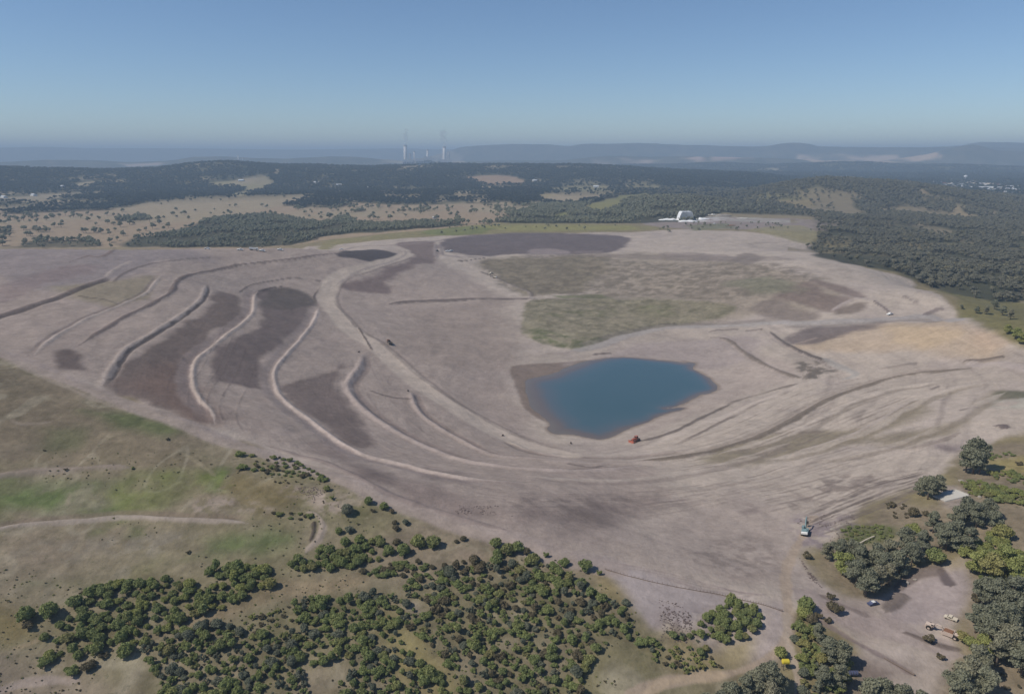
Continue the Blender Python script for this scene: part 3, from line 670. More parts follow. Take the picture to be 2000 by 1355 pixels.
# open plain on the left
clearing(PX(-200,484, -200,420, 0,414, 200,408, 420,396, 560,388, 640,392, 760,400, 900,398, 1000,400, 1010,430, 880,446, 700,462, 560,480, 300,484), (150, 132, 110), 30, 20)
clearing(H2(660,385, 930,375, 930,392, 680,395), (150, 136, 110))
clearing(H2(700,300, 860,290, 1040,300, 1060,320, 1080,350, 900,345, 780,325), (150, 128, 106))
clearing(H2(800,355, 1000,350, 1090,362, 860,368), (150, 134, 108))
clearing(H2(1150,400, 1240,392, 1330,410, 1400,440, 1350,455, 1250,445, 1160,420), (146, 132, 98))
clearing(H1(370,345, 520,330, 700,322, 700,333, 560,340, 430,362), (150, 138, 112), 30)
clearing(H1(1140,345, 1220,325, 1330,318, 1400,308, 1490,300, 1510,350, 1430,375, 1380,400, 1330,415, 1300,400, 1370,370, 1350,350, 1240,355), (136, 128, 98), 25)
clearing(H1(1520,290, 1550,255, 1565,262, 1540,295), (150, 136, 112), 10)
clearing(H1(1110,305, 1200,300, 1190,315, 1110,318), (126, 116, 92), 25)
for i, (cx, cy, w_, h_) in enumerate([(60,390,60,8),(110,395,50,6),(190,378,40,4),(280,376,26,3),(20,383,36,5),(640,372,60,7),(600,380,50,6),(690,368,60,6),(740,378,60,6),(800,372,50,4),(560,388,60,5),(850,382,50,5),(700,390,70,6),(1040,372,40,4),(1110,369,60,2.5),(1170,366,40,2),(1230,352,40,4),(1060,355,30,3),(830,345,16,2),(770,388,60,6),(25,352,30,3),(105,333,20,2),(270,325,30,2),(940,392,30,4)]):
    clearing([(cx + w_ * math.cos(t) * .6, cy + h_ * math.sin(t) * .8) for t in np.linspace(0, 2 * math.pi, 9)[:-1]], (152, 138, 112), 40, 20, 0.1, 1.5)
# creek-side wood
for q_ in (H2(200,420, 520,410, 540,450, 400,462, 240,455), H2(420,470, 540,460, 540,495, 430,490), H2(0,440, 90,450, 80,478, 0,482), H2(120,482, 240,485, 230,512, 100,515), H1(1520,420, 1700,430, 1850,440, 1900,470, 1700,475, 1560,455), H1(1280,430, 1330,425, 1330,455, 1270,458), H2(0,395, 500,395, 800,400, 930,410, 900,430, 560,440, 0,430)):
    wood(q_, .75, 25)
# open paddocks among the woods: patches and thinly treed ground
def glades(rlo, rhi, a0, a1, sx_, sy_, thr, f_in, col, seed):
    az_ = A2.ravel()
    ks = np.where((fR > rlo) & (fR < rhi) & (az_ > a0) & (az_ < a1))[0]; xs_, ys_ = XF[ks], YF[ks]
    n_ = fbm(xs_ / sx_, ys_ / sy_, 1.0, 4, seed) + .3 * fbm(xs_, ys_, 1100, 2, seed + 1)
    edge = sstep(rlo, rlo + 150, fR[ks]) * (1 - sstep(rhi - 500, rhi, fR[ks]))
    m_ = sstep(thr, thr + .10, n_) * edge; h_ = sstep(thr - .28, thr, n_) * edge
    F[ks] *= 1 - h_ * .55; F[ks] += (f_in - F[ks]) * m_ * (F[ks] > f_in); mixc(ks, np.maximum(m_, h_ * .6), col)
glades(1450, 2500, -.62, .16, 170, 420, .10, .05, (150, 136, 112), 777)
glades(2300, 3900, -.66, .10, 260, 700, .66, .05, (146, 134, 112), 787)
wood(H1(700,690, 720,640, 880,625, 1000,590, 1090,575, 1200,535, 1480,512, 1700,545, 1800,560, 1900,520, 2000,560, 2100,575, 2000,612, 1800,635, 1620,682, 1240,692), 1, 14)
wood(H2(-20,615, -10,560, 150,575, 400,560, 520,550, 700,556, 740,570, 560,585, 240,612), 1, 12)
wood(H1(-150,694, 120,694, 160,665, 220,655, 540,660, 540,692, 300,692), .8, 12)
wood(H1(-60,600, 60,590, 60,615, -60,620), .7); wood(H1(150,600, 180,585, 270,590, 250,612), .9); wood(H1(640,540, 820,520, 825,545, 660,550), .9)
wood(H1(0,500, 250,470, 600,470, 620,490, 300,500, 0,515), .7)
glades(1500, 3000, .05, .30, 200, 420, .40, .10, (130, 124, 94), 797)
# wooded knolls, centre right
wood(H2(900,555, 950,520, 1100,480, 1200,440, 1300,455, 1450,430, 1600,400, 1800,385, 2050,345, 2100,470, 2050,545, 1750,560, 1500,562, 1200,562), 1, 14)
clearing(H2(1400,475, 1500,435, 1600,405, 1760,392, 1780,412, 1640,435, 1560,475, 1480,505), (122, 118, 78), 14, f=.05)
clearing(H3(1390,340, 1500,350, 1520,400, 1450,430, 1380,400), (134, 122, 96), 12, 8, .25, .8)
clearing(H3(1180,440, 1450,450, 1560,480, 1600,520, 1500,530, 1300,500, 1180,500), (130, 118, 94), 12, 8, .3, 1.2)
clearing(H2(1200,520, 1290,498, 1340,505, 1260,540), (118, 118, 76), 10)
# right-hand hills
wood(H3(-60,555, -60,400, 0,300, 300,300, 500,340, 700,330, 900,330, 1300,330, 1500,350, 2100,400, 2300,700, 2000,690, 2000,470) + A3(2000,460, 1880,465, 1520,388, 1290,288, 1130,262, 990,238, 850,198, 790,150, 850,80) + H3(830,500, 450,500, 230,510), 1, 10)
clearing(H3(150,375, 300,370, 450,362, 560,345, 680,325, 850,300, 880,330, 850,380, 830,440, 850,468, 700,470, 560,455, 400,440, 280,420, 200,400), (122, 116, 82), 18, 12, 0.10, 0.5)
glades(900, 2300, .36, .64, 110, 260, .36, .08, (130, 118, 96), 807)
clearing(H3(870,296, 1040,300, 1230,305, 1250,318, 1000,312, 870,310), (140, 128, 96), 14, 10, 0.2)
clearing(H3(560,440, 820,425, 840,465, 720,470), (136, 122, 92), 8, 8, 0.1)
clearing(H3(1390,360, 1430,365, 1470,395, 1440,405, 1400,385), (140, 124, 100), 8, 8, .1)
clearing(H3(1590,490, 1630,470, 1680,505, 1750,520, 1740,535, 1640,530, 1590,515), (148, 132, 104), 8, 8, .1)
for q in ([1180,480, 1260,480, 1260,500, 1190,500], [1440,495, 1520,505, 1530,520, 1450,518], [1880,495, 1930,500, 1930,520, 1885,515], [1400,560, 1440,550, 1440,570, 1410,575]):
    clearing(H3(*q), (140, 128, 106), 8, 8, .1)
clearing(A3(840,190, 790,150, 830,110, 870,85, 1050,90, 1060,130, 1150,130, 1300,125, 1620,128, 1650,148, 1400,160, 1150,170, 1000,185), (132, 120, 90), 14, 8, 0.22, 0.8)
clearing(A3(1640,70, 1750,50, 2050,80, 2050,140, 1700,165, 1600,130), (100, 100, 56), 12, 10, 0.6, 1.0)
# bare scree just behind the yard, town ground, distant mines
area(PX(1560,428, 1640,430, 1650,445, 1600,452), (142, 128, 116), 8, .7, 14, forest=.1, seed=130)
def farband(P, c, sp=1.6, amt=1.0, sc=160):
    k, m = field(P, 25, 40, 300, False)
    m = np.clip(m * amt * (np.clip(0.6 + sp * fbm(XF[k], YF[k], sc * 3, 4, 888), 0, 1)), 0, 1)
    F[k] *= 1 - m; mixc(k, m, c)
farband(H3(740,185, 900,178, 1300,182, 1560,178, 1560,195, 1400,215, 1200,225, 850,222, 760,205), (190, 164, 138))
farband(H3(250,190, 460,190, 500,208, 260,212), (190, 160, 146), 1.2)
farband(H3(60,195, 200,190, 220,220, 60,225), (180, 150, 136), 1.4)
farband(H3(500,250, 640,240, 650,275, 490,278), (150, 140, 116), .8)
farband(H3(1880,180, 2060,175, 2060,230, 1950,215), (184, 162, 140), 1.2)
farband(H2(1440,205, 1560,192, 2050,192, 2050,215, 1460,222), (190, 165, 150), 1.6)
farband(H1(-60,210, 280,208, 300,230, -60,235), (178, 152, 142), 1.2)
farband(H1(640,225, 760,228, 940,222, 880,236, 700,246), (178, 158, 146), 1.2)
farband(PX(750,309, 900,309, 910,318, 740,318), (150, 138, 120), .8)
farband(PX(1820,352, 1900,352, 1985,365, 1990,392, 1900,378, 1820,366), (150, 138, 124), 1.0, .9)
# apply the forest floor
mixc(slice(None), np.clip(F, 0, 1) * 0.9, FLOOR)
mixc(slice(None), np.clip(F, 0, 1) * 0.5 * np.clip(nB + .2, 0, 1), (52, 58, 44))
V *= (1 - np.clip(F, 0, 1)) 
fade = 1 - sstep(500, 2200, fR)
# the tones of the worked soil drift apart more strongly than the outlines above note
kk = K > 0.05
mid = lin((138, 126, 122)).astype(np.float32)
lum = C[kk].mean(1) / mid.mean()
C[kk] *= (np.clip(lum, .2, 3) ** (0.28 * K[kk]))[:, None]
# general mottling
n3 = fbm(XF, YF, 7, 3, 91); n4 = fbm(XF, YF, 2.2, 2, 92)
C *= (1 + (0.07 * n3 + 0.05 * n4) * fade)[:, None]
C *= (1 + 0.10 * V * n4 * fade + 0.10 * V * n3)[:, None]
ZS = Z.copy()
Z += DZ.reshape(Z.shape)
# erosion rills and clods on worked soil
Z += (K * fbm(XF, YF, 9, 3, 93) * 0.22 * fade).reshape(Z.shape)

# ---------------------------------------------------------------- the pond: basin and water
SHORE = A2c(1085,892, 1160,872, 1250,850, 1320,815, 1400,790, 1480,775, 1620,764, 1760,775, 1900,790, 1990,800) + A3(100,790, 165,800, 150,830, 190,850, 250,890, 298,935, 260,960, 180,980, 60,1035, 0,1050) + \
        A2c(1960,1050, 1850,1085, 1760,1130, 1640,1165, 1570,1205, 1500,1225, 1430,1215, 1330,1195, 1240,1190, 1205,1165, 1215,1140, 1155,1090, 1110,1050, 1085,990, 1075,940)
def on_level(p, z=0.0):
    d = ray(*p); t = (z - CAMZ) / d[2]
    return d[0] * t, d[1] * t
WS = catmull([on_level(p) for p in SHORE], 4, True)
k = bbox_idx(WS, 60)
xs, yv = XF[k], YF[k]
d, _, _ = seg_dist(xs, yv, WS, True)
ins = inside(xs, yv, WS)
sdist = np.where(ins, d, -d) + fbm(xs, yv, 18, 4, 140) * 1.6
zz = Z.ravel()[k]
fringe = sstep(-55, 0, sdist)
target = np.where(sdist > 0, -0.02 - 0.10 * sdist, 0.02 - sdist * 0.075)
zz2 = np.where(sdist > 0, target, zz * (1 - fringe) + np.minimum(np.maximum(target, 0.05), np.maximum(zz, target)) * fringe)
Zf = Z.ravel(); Zf[k] = zz2; Z = Zf.reshape(Z.shape)
wet = sstep(-3.5, 0, sdist) * 0.75
mixc(k, wet, (120, 107, 97))
mixc(k, (sdist > 0) * 0.8, (112, 96, 84))
V[k] *= 1 - sstep(-6, 0, sdist)
print('terrain', Z.shape, Z.min(), Z.max())

def terrain_mesh():
    me = bpy.data.meshes.new('ground')
    nv = NR * NA; nf = (NR - 1) * (NA - 1)
    co = np.stack([X.ravel(), Y.ravel(), Z.ravel()], 1).astype(np.float32)
    idx = np.arange(nv, dtype=np.int32).reshape(NR, NA)
    q = np.stack([idx[:-1, :-1], idx[:-1, 1:], idx[1:, 1:], idx[1:, :-1]], -1).reshape(-1, 4)
    me.vertices.add(nv); me.vertices.foreach_set('co', co.ravel())
    me.loops.add(nf * 4); me.loops.foreach_set('vertex_index', q.ravel())
    me.polygons.add(nf); me.polygons.foreach_set('loop_start', np.arange(0, nf * 4, 4, dtype=np.int32))
    me.update(calc_edges=True)
    me.polygons.foreach_set('use_smooth', np.ones(nf, bool))
    ca = me.color_attributes.new('soil', 'FLOAT_COLOR', 'POINT')
    c4 = np.ones((nv, 4), np.float32); c4[:, :3] = np.clip(C, 0, 1); c4[:, 3] = 1
    ca.data.foreach_set('color', c4.ravel())
    va = me.attributes.new('tussock', 'FLOAT', 'POINT'); va.data.foreach_set('value', V.astype(np.float32))
    ka = me.attributes.new('worked', 'FLOAT', 'POINT'); ka.data.foreach_set('value', K.astype(np.float32))
    za = me.attributes.new('level', 'FLOAT', 'POINT'); za.data.foreach_set('value', ZS.ravel().astype(np.float32))
    return me

# ---------------------------------------------------------------- materials
class NT:
    def __init__(s, name):
        s.m = bpy.data.materials.new(name); s.m.use_nodes = True
        s.t = s.m.node_tree; s.t.nodes.clear()
    def n(s, kind, **kw):
        nd = s.t.nodes.new('ShaderNode' + kind)
        for k_, v_ in kw.items():
            if k_.startswith('_'): setattr(nd, k_[1:], v_)
            else: nd.inputs[k_.replace('__', ' ')].default_value = v_
        return nd
    def l(s, a, b): s.t.links.new(a, b)
    def math(s, op, a, b=None, c=None, clamp=False):
        nd = s.t.nodes.new('ShaderNodeMath'); nd.operation = op; nd.use_clamp = clamp
        for i, v_ in enumerate((a, b, c)):
            if v_ is None: continue
            if isinstance(v_, (int, float)): nd.inputs[i].default_value = v_
            else: s.l(v_, nd.inputs[i])
        return nd.outputs[0]
    def mix(s, f, a, b, mode='MIX'):
        nd = s.t.nodes.new('ShaderNodeMix'); nd.data_type = 'RGBA'; nd.blend_type = mode
        for i, v_ in ((0, f), (6, a), (7, b)):
            if isinstance(v_, (int, float)): nd.inputs[i].default_value = v_
            elif isinstance(v_, (tuple, list)): nd.inputs[i].default_value = tuple(v_) + ((1,) if len(v_) == 3 else ())
            else: s.l(v_, nd.inputs[i])
        return nd.outputs[2]

def tup(c): 
    c = lin(c); return (float(c[0]), float(c[1]), float(c[2]), 1)

def ground_mat():
    g = NT('ground')
    out = g.n('OutputMaterial'); b = g.n('BsdfPrincipled', Roughness=0.95)
    b.inputs['Specular IOR Level'].default_value = 0.15
    at_ = g.n('Attribute', _attribute_name='soil'); tu = g.n('Attribute', _attribute_name='tussock'); wk = g.n('Attribute', _attribute_name='worked')
    tc = g.n('TexCoord')
    n1 = g.n('TexNoise', Scale=0.9, Detail=4.0, Roughness=0.65); n2 = g.n('TexNoise', Scale=0.28, Detail=5.0, Roughness=0.7)
    n3 = g.n('TexNoise', Scale=0.06, Detail=4.0, Roughness=0.6)
    for q in (n1, n2, n3): g.l(tc.outputs['Object'], q.inputs['Vector'])
    # soil: fine light and dark grain
    f1 = g.math('MULTIPLY_ADD', n1.outputs[0], 0.44, 0.78)
    f2 = g.math('MULTIPLY_ADD', n2.outputs[0], 0.5, 0.75)
    f3 = g.math('MULTIPLY_ADD', n3.outputs[0], 0.36, 0.82)
    f = g.math('MULTIPLY', g.math('MULTIPLY', f1, f2), f3)
    cmb = g.n('CombineColor'); 
    for i in range(3): g.l(f, cmb.inputs[i])
    base = g.mix(1.0, at_.outputs['Color'], cmb.outputs[0], 'MULTIPLY')
    # passes of the scrapers: streaks that run along the contour
    mk = g.n('TexNoise', Scale=0.011, Detail=4.0, Roughness=0.6); g.l(tc.outputs['Object'], mk.inputs['Vector'])
    lv = g.n('Attribute', _attribute_name='level'); sx = g.n('SeparateXYZ'); g.l(tc.outputs['Object'], sx.inputs[0])
    for k_, (s_xy, s_z, amp, lo) in enumerate(((0.022, 1.1, 0.17, 0.0), (0.045, 3.4, 0.17, 0.0), (0.010, 0.35, 0.18, 0.0))):
        cx = g.n('CombineXYZ'); g.l(g.math('MULTIPLY', sx.outputs[0], s_xy), cx.inputs[0]); g.l(g.math('MULTIPLY', sx.outputs[1], s_xy), cx.inputs[1]); g.l(g.math('MULTIPLY', lv.outputs['Fac'], s_z), cx.inputs[2])
        sn = g.n('TexNoise', Scale=1.0, Detail=5.0, Roughness=0.72, Distortion=0.3); g.l(cx.outputs[0], sn.inputs['Vector'])
        q = g.math('MULTIPLY_ADD', g.math('SUBTRACT', sn.outputs[0], 0.5), g.math('MULTIPLY', g.math('MULTIPLY', wk.outputs['Fac'], amp * 2), g.math('MULTIPLY_ADD', mk.outputs[0], 5.0, -1.9, clamp=True)), 1.0)
        cc = g.n('CombineColor')
        for i in range(3): g.l(q, cc.inputs[i])
        base = g.mix(1.0, base, cc.outputs[0], 'MULTIPLY')
        if k_ == 1: strk = sn.outputs[0]
    # scattered dark clods
    cl = g.n('TexNoise', Scale=0.42, Detail=3.0, Roughness=0.8); g.l(tc.outputs['Object'], cl.inputs['Vector'])
    cw = g.math('MULTIPLY', g.math('MULTIPLY_ADD', cl.outputs[0], 9.0, -5.9, clamp=True), g.math('MULTIPLY_ADD', n3.outputs[0], 4.0, -1.9, clamp=True))
    base = g.mix(g.math('MULTIPLY', cw, 0.5), base, tup((88, 78, 72)))
    # tussocks: darker green clumps and pale stems
    vr = g.n('TexNoise', Scale=0.5, Detail=8.0, Roughness=0.85); g.l(tc.outputs['Object'], vr.inputs['Vector'])
    dk = g.math('MULTIPLY', g.math('MULTIPLY_ADD', vr.outputs[0], 7.0, -3.75, clamp=True), tu.outputs['Fac'])
    lt = g.math('MULTIPLY', g.math('MULTIPLY_ADD', vr.outputs[0], -7.0, 3.0, clamp=True), tu.outputs['Fac'])
    base = g.mix(g.math('MULTIPLY', dk, 0.72), base, tup((74, 78, 54)))
    base = g.mix(g.math('MULTIPLY', lt, 0.55), base, tup((158, 150, 128)))
    g.l(base, b.inputs['Base Color'])
    bh = g.math('ADD', g.math('ADD', g.math('MULTIPLY', n2.outputs[0], 1.2), g.math('MULTIPLY', n1.outputs[0], 0.4)), g.math('MULTIPLY', strk, g.math('MULTIPLY', wk.outputs['Fac'], 0.45)))
    bp = g.n('Bump', Strength=0.6, Distance=0.5); g.l(bh, bp.inputs['Height']); g.l(bp.outputs[0], b.inputs['Normal'])
    g.l(b.outputs[0], out.inputs['Surface'])
    return g.m

def simple(name, c, rough=0.7, metal=0.0, noise=0.12, scale=3.0, spec=0.4):
    g = NT(name)
    out = g.n('OutputMaterial'); b = g.n('BsdfPrincipled', Roughness=rough, Metallic=metal)
    b.inputs['Specular IOR Level'].default_value = spec
    tc = g.n('TexCoord'); n = g.n('TexNoise', Scale=scale, Detail=5.0, Roughness=0.7); g.l(tc.outputs['Object'], n.inputs['Vector'])
    f = g.math('MULTIPLY_ADD', n.outputs[0], noise * 2, 1 - noise)
    cm = g.n('CombineColor')
    for i in range(3): g.l(f, cm.inputs[i])
    g.l(g.mix(1.0, tup(c), cm.outputs[0], 'MULTIPLY'), b.inputs['Base Color'])
    g.l(b.outputs[0], out.inputs['Surface'])
    return g.m

def leaf_mat(name, c1, c2, c3):
    """foliage: hue differs from plant to plant and from spray to spray"""
    g = NT(name)
    out = g.n('OutputMaterial'); b = g.n('BsdfPrincipled', Roughness=0.75)
    b.inputs['Specular IOR Level'].default_value = 0.2
    oi = g.n('ObjectInfo'); geo = g.n('NewGeometry')
    big = g.n('TexNoise', Scale=0.045, Detail=3.0); g.l(geo.outputs['Position'], big.inputs['Vector'])
    sm = g.n('TexNoise', Scale=1.6, Detail=3.0); g.l(geo.outputs['Position'], sm.inputs['Vector'])
    f = g.math('ADD', g.math('MULTIPLY', oi.outputs['Random'], 0.55), g.math('MULTIPLY_ADD', big.outputs[0], 1.6, -0.55), clamp=True)
    c = g.mix(f, tup(c1), tup(c2))
    r2 = g.math('FRACT', g.math('MULTIPLY', oi.outputs['Random'], 37.7))
    c = g.mix(g.math('MULTIPLY_ADD', r2, 3.0, -2.2, clamp=True), c, tup(c3))
    v = g.math('MULTIPLY_ADD', sm.outputs[0], 0.9, 0.55)
    cm = g.n('CombineColor')
    for i in range(3): g.l(v, cm.inputs[i])
    c = g.mix(1.0, c, cm.outputs[0], 'MULTIPLY')
    g.l(c, b.inputs['Base Color'])
    tr = g.n('BsdfTranslucent'); g.l(c, tr.inputs['Color'])
    mx = g.n('MixShader', Fac=0.3); g.l(b.outputs[0], mx.inputs[1]); g.l(tr.outputs[0], mx.inputs[2])
    g.l(mx.outputs[0], out.inputs['Surface'])
    return g.m

M = {}
M['ground'] = ground_mat()
M['wattle'] = leaf_mat('wattle foliage', (144, 150, 96), (130, 140, 94), (152, 144, 100))
M['gum'] = leaf_mat('gum foliage', (146, 146, 122), (130, 132, 112), (154, 148, 124))
M['pine'] = leaf_mat('bushland foliage', (124, 122, 104), (114, 112, 98), (134, 128, 102))
M['hill'] = leaf_mat('ridge foliage', (72, 80, 76), (64, 72, 70), (84, 86, 76))
M['bark'] = simple('bark', (112, 100, 88), 0.9)
M['white'] = simple('white paint', (226, 226, 222), 0.5, 0, 0.06)
M['white_roof'] = simple('white sheet metal', (238, 238, 238), 0.4, 0, 0.03, 0.3)
M['conc'] = simple('concrete', (188, 184, 176), 0.85, 0, 0.12, 0.8)
M['salt'] = simple('white stockpile', (240, 240, 238), 0.9, 0, 0.12, 0.3)
M['orange'] = simple('faded orange paint', (198, 180, 166), 0.6, 0, 0.2, 1.5)
M['red'] = simple('red paint', (168, 98, 80), 0.55, 0, 0.15, 1.5)
M['teal'] = simple('teal paint', (120, 142, 144), 0.5, 0, 0.12, 1.5)
M['yellow'] = simple('yellow paint', (206, 186, 60), 0.5, 0, 0.1, 2)
M['tyre'] = simple('tyre rubber', (40, 38, 37), 0.9)
M['steel'] = simple('dark steel', (74, 70, 68), 0.6, 0.3)
M['glass'] = simple('window glass', (40, 48, 54), 0.08, 0, 0.02, 1, 0.8)
M['rust'] = simple('rusty steel', (128, 92, 70), 0.85, 0, 0.25, 2)
M['blue'] = simple('blue sheet', (78, 84, 112), 0.7, 0, 0.1)
M['timber'] = simple('weathered timber', (122, 108, 98), 0.9, 0, 0.2)
M['tile'] = simple('roof tile', (120, 82, 68), 0.8, 0, 0.1)
M['cream'] = simple('cream wall', (196, 186, 168), 0.8, 0, 0.05)
M['roof_pale'] = simple('pale sheet roof', (206, 208, 208), 0.5, 0, 0.05)
M['rock'] = simple('pale rock', (150, 142, 132), 0.9, 0, 0.25, 1.0)

# ---------------------------------------------------------------- setting objects
gm = terrain_mesh()
go = bpy.data.objects.new('ground', gm); COL.objects.link(go); gm.materials.append(M['ground'])
tag(go, kind='structure')

def water_mat():
    g = NT('pond water')
    out = g.n('OutputMaterial'); b = g.n('BsdfPrincipled', Roughness=0.12, IOR=1.33)
    a = g.n('Attribute', _attribute_name='depth')
    cr = g.n('ValToRGB')
    e = cr.color_ramp.elements
    e[0].position = 0.0; e[0].color = tup((112, 103, 94))
    e[1].position = 1.0; e[1].color = tup((64, 90, 98))
    for p_, c_ in ((0.12, (104, 94, 88)), (0.26, (84, 94, 100)), (0.5, (70, 93, 101))):
        x_ = e.new(p_); x_.color = tup(c_)
    g.l(a.outputs['Fac'], cr.inputs[0]); g.l(cr.outputs[0], b.inputs['Base Color'])
    tc = g.n('TexCoord'); n = g.n('TexNoise', Scale=0.35, Detail=6.0, Roughness=0.7); g.l(tc.outputs['Object'], n.inputs['Vector'])
    bp = g.n('Bump', Strength=0.3, Distance=0.25); g.l(n.outputs[0], bp.inputs['Height']); g.l(bp.outputs[0], b.inputs['Normal'])
    g.l(b.outputs[0], out.inputs['Surface'])
    return g.m

def make_water():
    W = np.array(WS); x0, y0 = W.min(0) - 12; x1, y1 = W.max(0) + 12
    gx = np.arange(x0, x1, 1.0); gy = np.arange(y0, y1, 1.0)
    GX, GY = np.meshgrid(gx, gy); fx, fy = GX.ravel(), GY.ravel()
    d, _, _ = seg_dist(fx, fy, WS, True); ins = inside(fx, fy, WS)
    sd_ = np.where(ins, d, -d)
    keep = sd_ > -5
    remap = -np.ones(len(fx), int); remap[keep] = np.arange(keep.sum())
    idx = np.arange(len(fx)).reshape(GX.shape)
    q = np.stack([idx[:-1, :-1], idx[:-1, 1:], idx[1:, 1:], idx[1:, :-1]], -1).reshape(-1, 4)
    q = remap[q]; q = q[(q >= 0).all(1)]
    me = bpy.data.meshes.new('water')
    me.from_pydata([(a, b, 0.0) for a, b in zip(fx[keep], fy[keep])], [], q.tolist())
    # turbid brown where shallow, widest at the near left end
    s = sd_[keep] + fbm(fx[keep], fy[keep], 20, 4, 150) * 2.5
    cx, cy = W.mean(0)
    wide = 9 + 16 * np.clip(-(fx[keep] - cx) / 60, -0.3, 1) + 4 * np.clip((fy[keep] - cy) / 60, -0.3, 1)
    dep = np.clip(s / np.maximum(wide, 7) / 2.3, 0, 1)
    at_ = me.attributes.new('depth', 'FLOAT', 'POINT'); at_.data.foreach_set('value', dep.astype(np.float32))
    me.materials.append(water_mat())
    o = bpy.data.objects.new('water', me); COL.objects.link(o)
    o.location.z = 0.0
    tag(o, kind='structure')
make_water()
# ---------------------------------------------------------------- mesh helpers
class MB:
    """collects shapes into one mesh"""
    def __init__(s): s.v = []; s.f = []; s.mi = []
    def add(s, v, f, mi=0):
        o = len(s.v); s.v += [tuple(map(float, p)) for p in v]; s.f += [tuple(i + o for i in q) for q in f]; s.mi += [mi] * len(f)
        return s
    def box(s, c, size, rz=0, ry=0, mi=0, bevel=0.0, taper=1.0):
        hx, hy, hz_ = [q / 2 for q in size]
        bm = bmesh.new(); bmesh.ops.create_cube(bm, size=1)
        for v in bm.verts:
            k = taper if v.co.z > 0 else 1
            v.co = Vector((v.co.x * size[0] * k, v.co.y * size[1] * k, v.co.z * size[2]))
        if bevel: bmesh.ops.bevel(bm, geom=bm.edges[:], offset=bevel, segments=2, affect='EDGES', profile=0.5)
        mt = Matrix.Translation(c) @ Matrix.Rotation(rz, 4, 'Z') @ Matrix.Rotation(ry, 4, 'Y')
        bm.verts.ensure_lookup_table()
        v = [mt @ x.co for x in bm.verts]; f = [[x.index for x in q.verts] for q in bm.faces]; bm.free()
        return s.add(v, f, mi)
    def tube(s, P, rad, n=8, mi=0, cap=True):
        P = [Vector(p) for p in P]; R_ = rad if isinstance(rad, (list, tuple)) else [rad] * len(P)
        v = []; f = []
        for i, p in enumerate(P):
            t = (P[min(i + 1, len(P) - 1)] - P[max(i - 1, 0)]).normalized()
            a = t.cross(Vector((0, 0, 1)) if abs(t.z) < .95 else Vector((1, 0, 0))).normalized(); b = t.cross(a)
            for k in range(n):
                q = 2 * math.pi * k / n
                v.append(p + (a * math.cos(q) + b * math.sin(q)) * R_[i])
        for i in range(len(P) - 1):
            for k in range(n):
                f.append((i * n + k, i * n + (k + 1) % n, (i + 1) * n + (k + 1) % n, (i + 1) * n + k))
        if cap: f.append(tuple(range(n))[::-1]); f.append(tuple(range((len(P) - 1) * n, len(P) * n)))
        return s.add(v, f, mi)
    def prism(s, prof, y0, y1, mi=0):
        """profile in x,z pulled along y"""
        n = len(prof)
        v = [(x, y0, z) for x, z in prof] + [(x, y1, z) for x, z in prof]
        f = [tuple(range(n)), tuple(range(n, 2 * n))[::-1]] + [(k, k + n, (k + 1) % n + n, (k + 1) % n) for k in range(n)]
        return s.add(v, f, mi)
    def mesh(s, name, mats, smooth=False):
        me = bpy.data.meshes.new(name); me.from_pydata(s.v, [], s.f)
        for m in (mats if isinstance(mats, (list, tuple)) else [mats]): me.materials.append(m)
        me.polygons.foreach_set('material_index', s.mi)
        if smooth: me.polygons.foreach_set('use_smooth', [True] * len(s.f))
        me.update(); return me
    def part(s, name, mats, parent=None, smooth=False):
        o = bpy.data.objects.new(name, s.mesh(name, mats, smooth)); COL.objects.link(o)
        if parent: o.parent = parent
        return o

def thing(name, loc, rz, label, cat, group=None, scale=1.0):
    o = bpy.data.objects.new(name, None); COL.objects.link(o)
    o.location = loc; o.rotation_euler = (0, 0, rz); o.scale = (scale,) * 3; o.empty_display_size = 0.5
    return tag(o, label, cat, group)

def lean(o, x, y, L=5.0):
    """tilt a thing on to the slope it stands on"""
    dx = (hxy(x + L / 2, y) - hxy(x - L / 2, y)) / L; dy = (hxy(x, y + L / 2) - hxy(x, y - L / 2)) / L
    n = Vector((-dx, -dy, 1)).normalized()
    q = Vector((0, 0, 1)).rotation_difference(n) @ o.rotation_euler.to_quaternion()
    o.rotation_euler = q.to_euler()

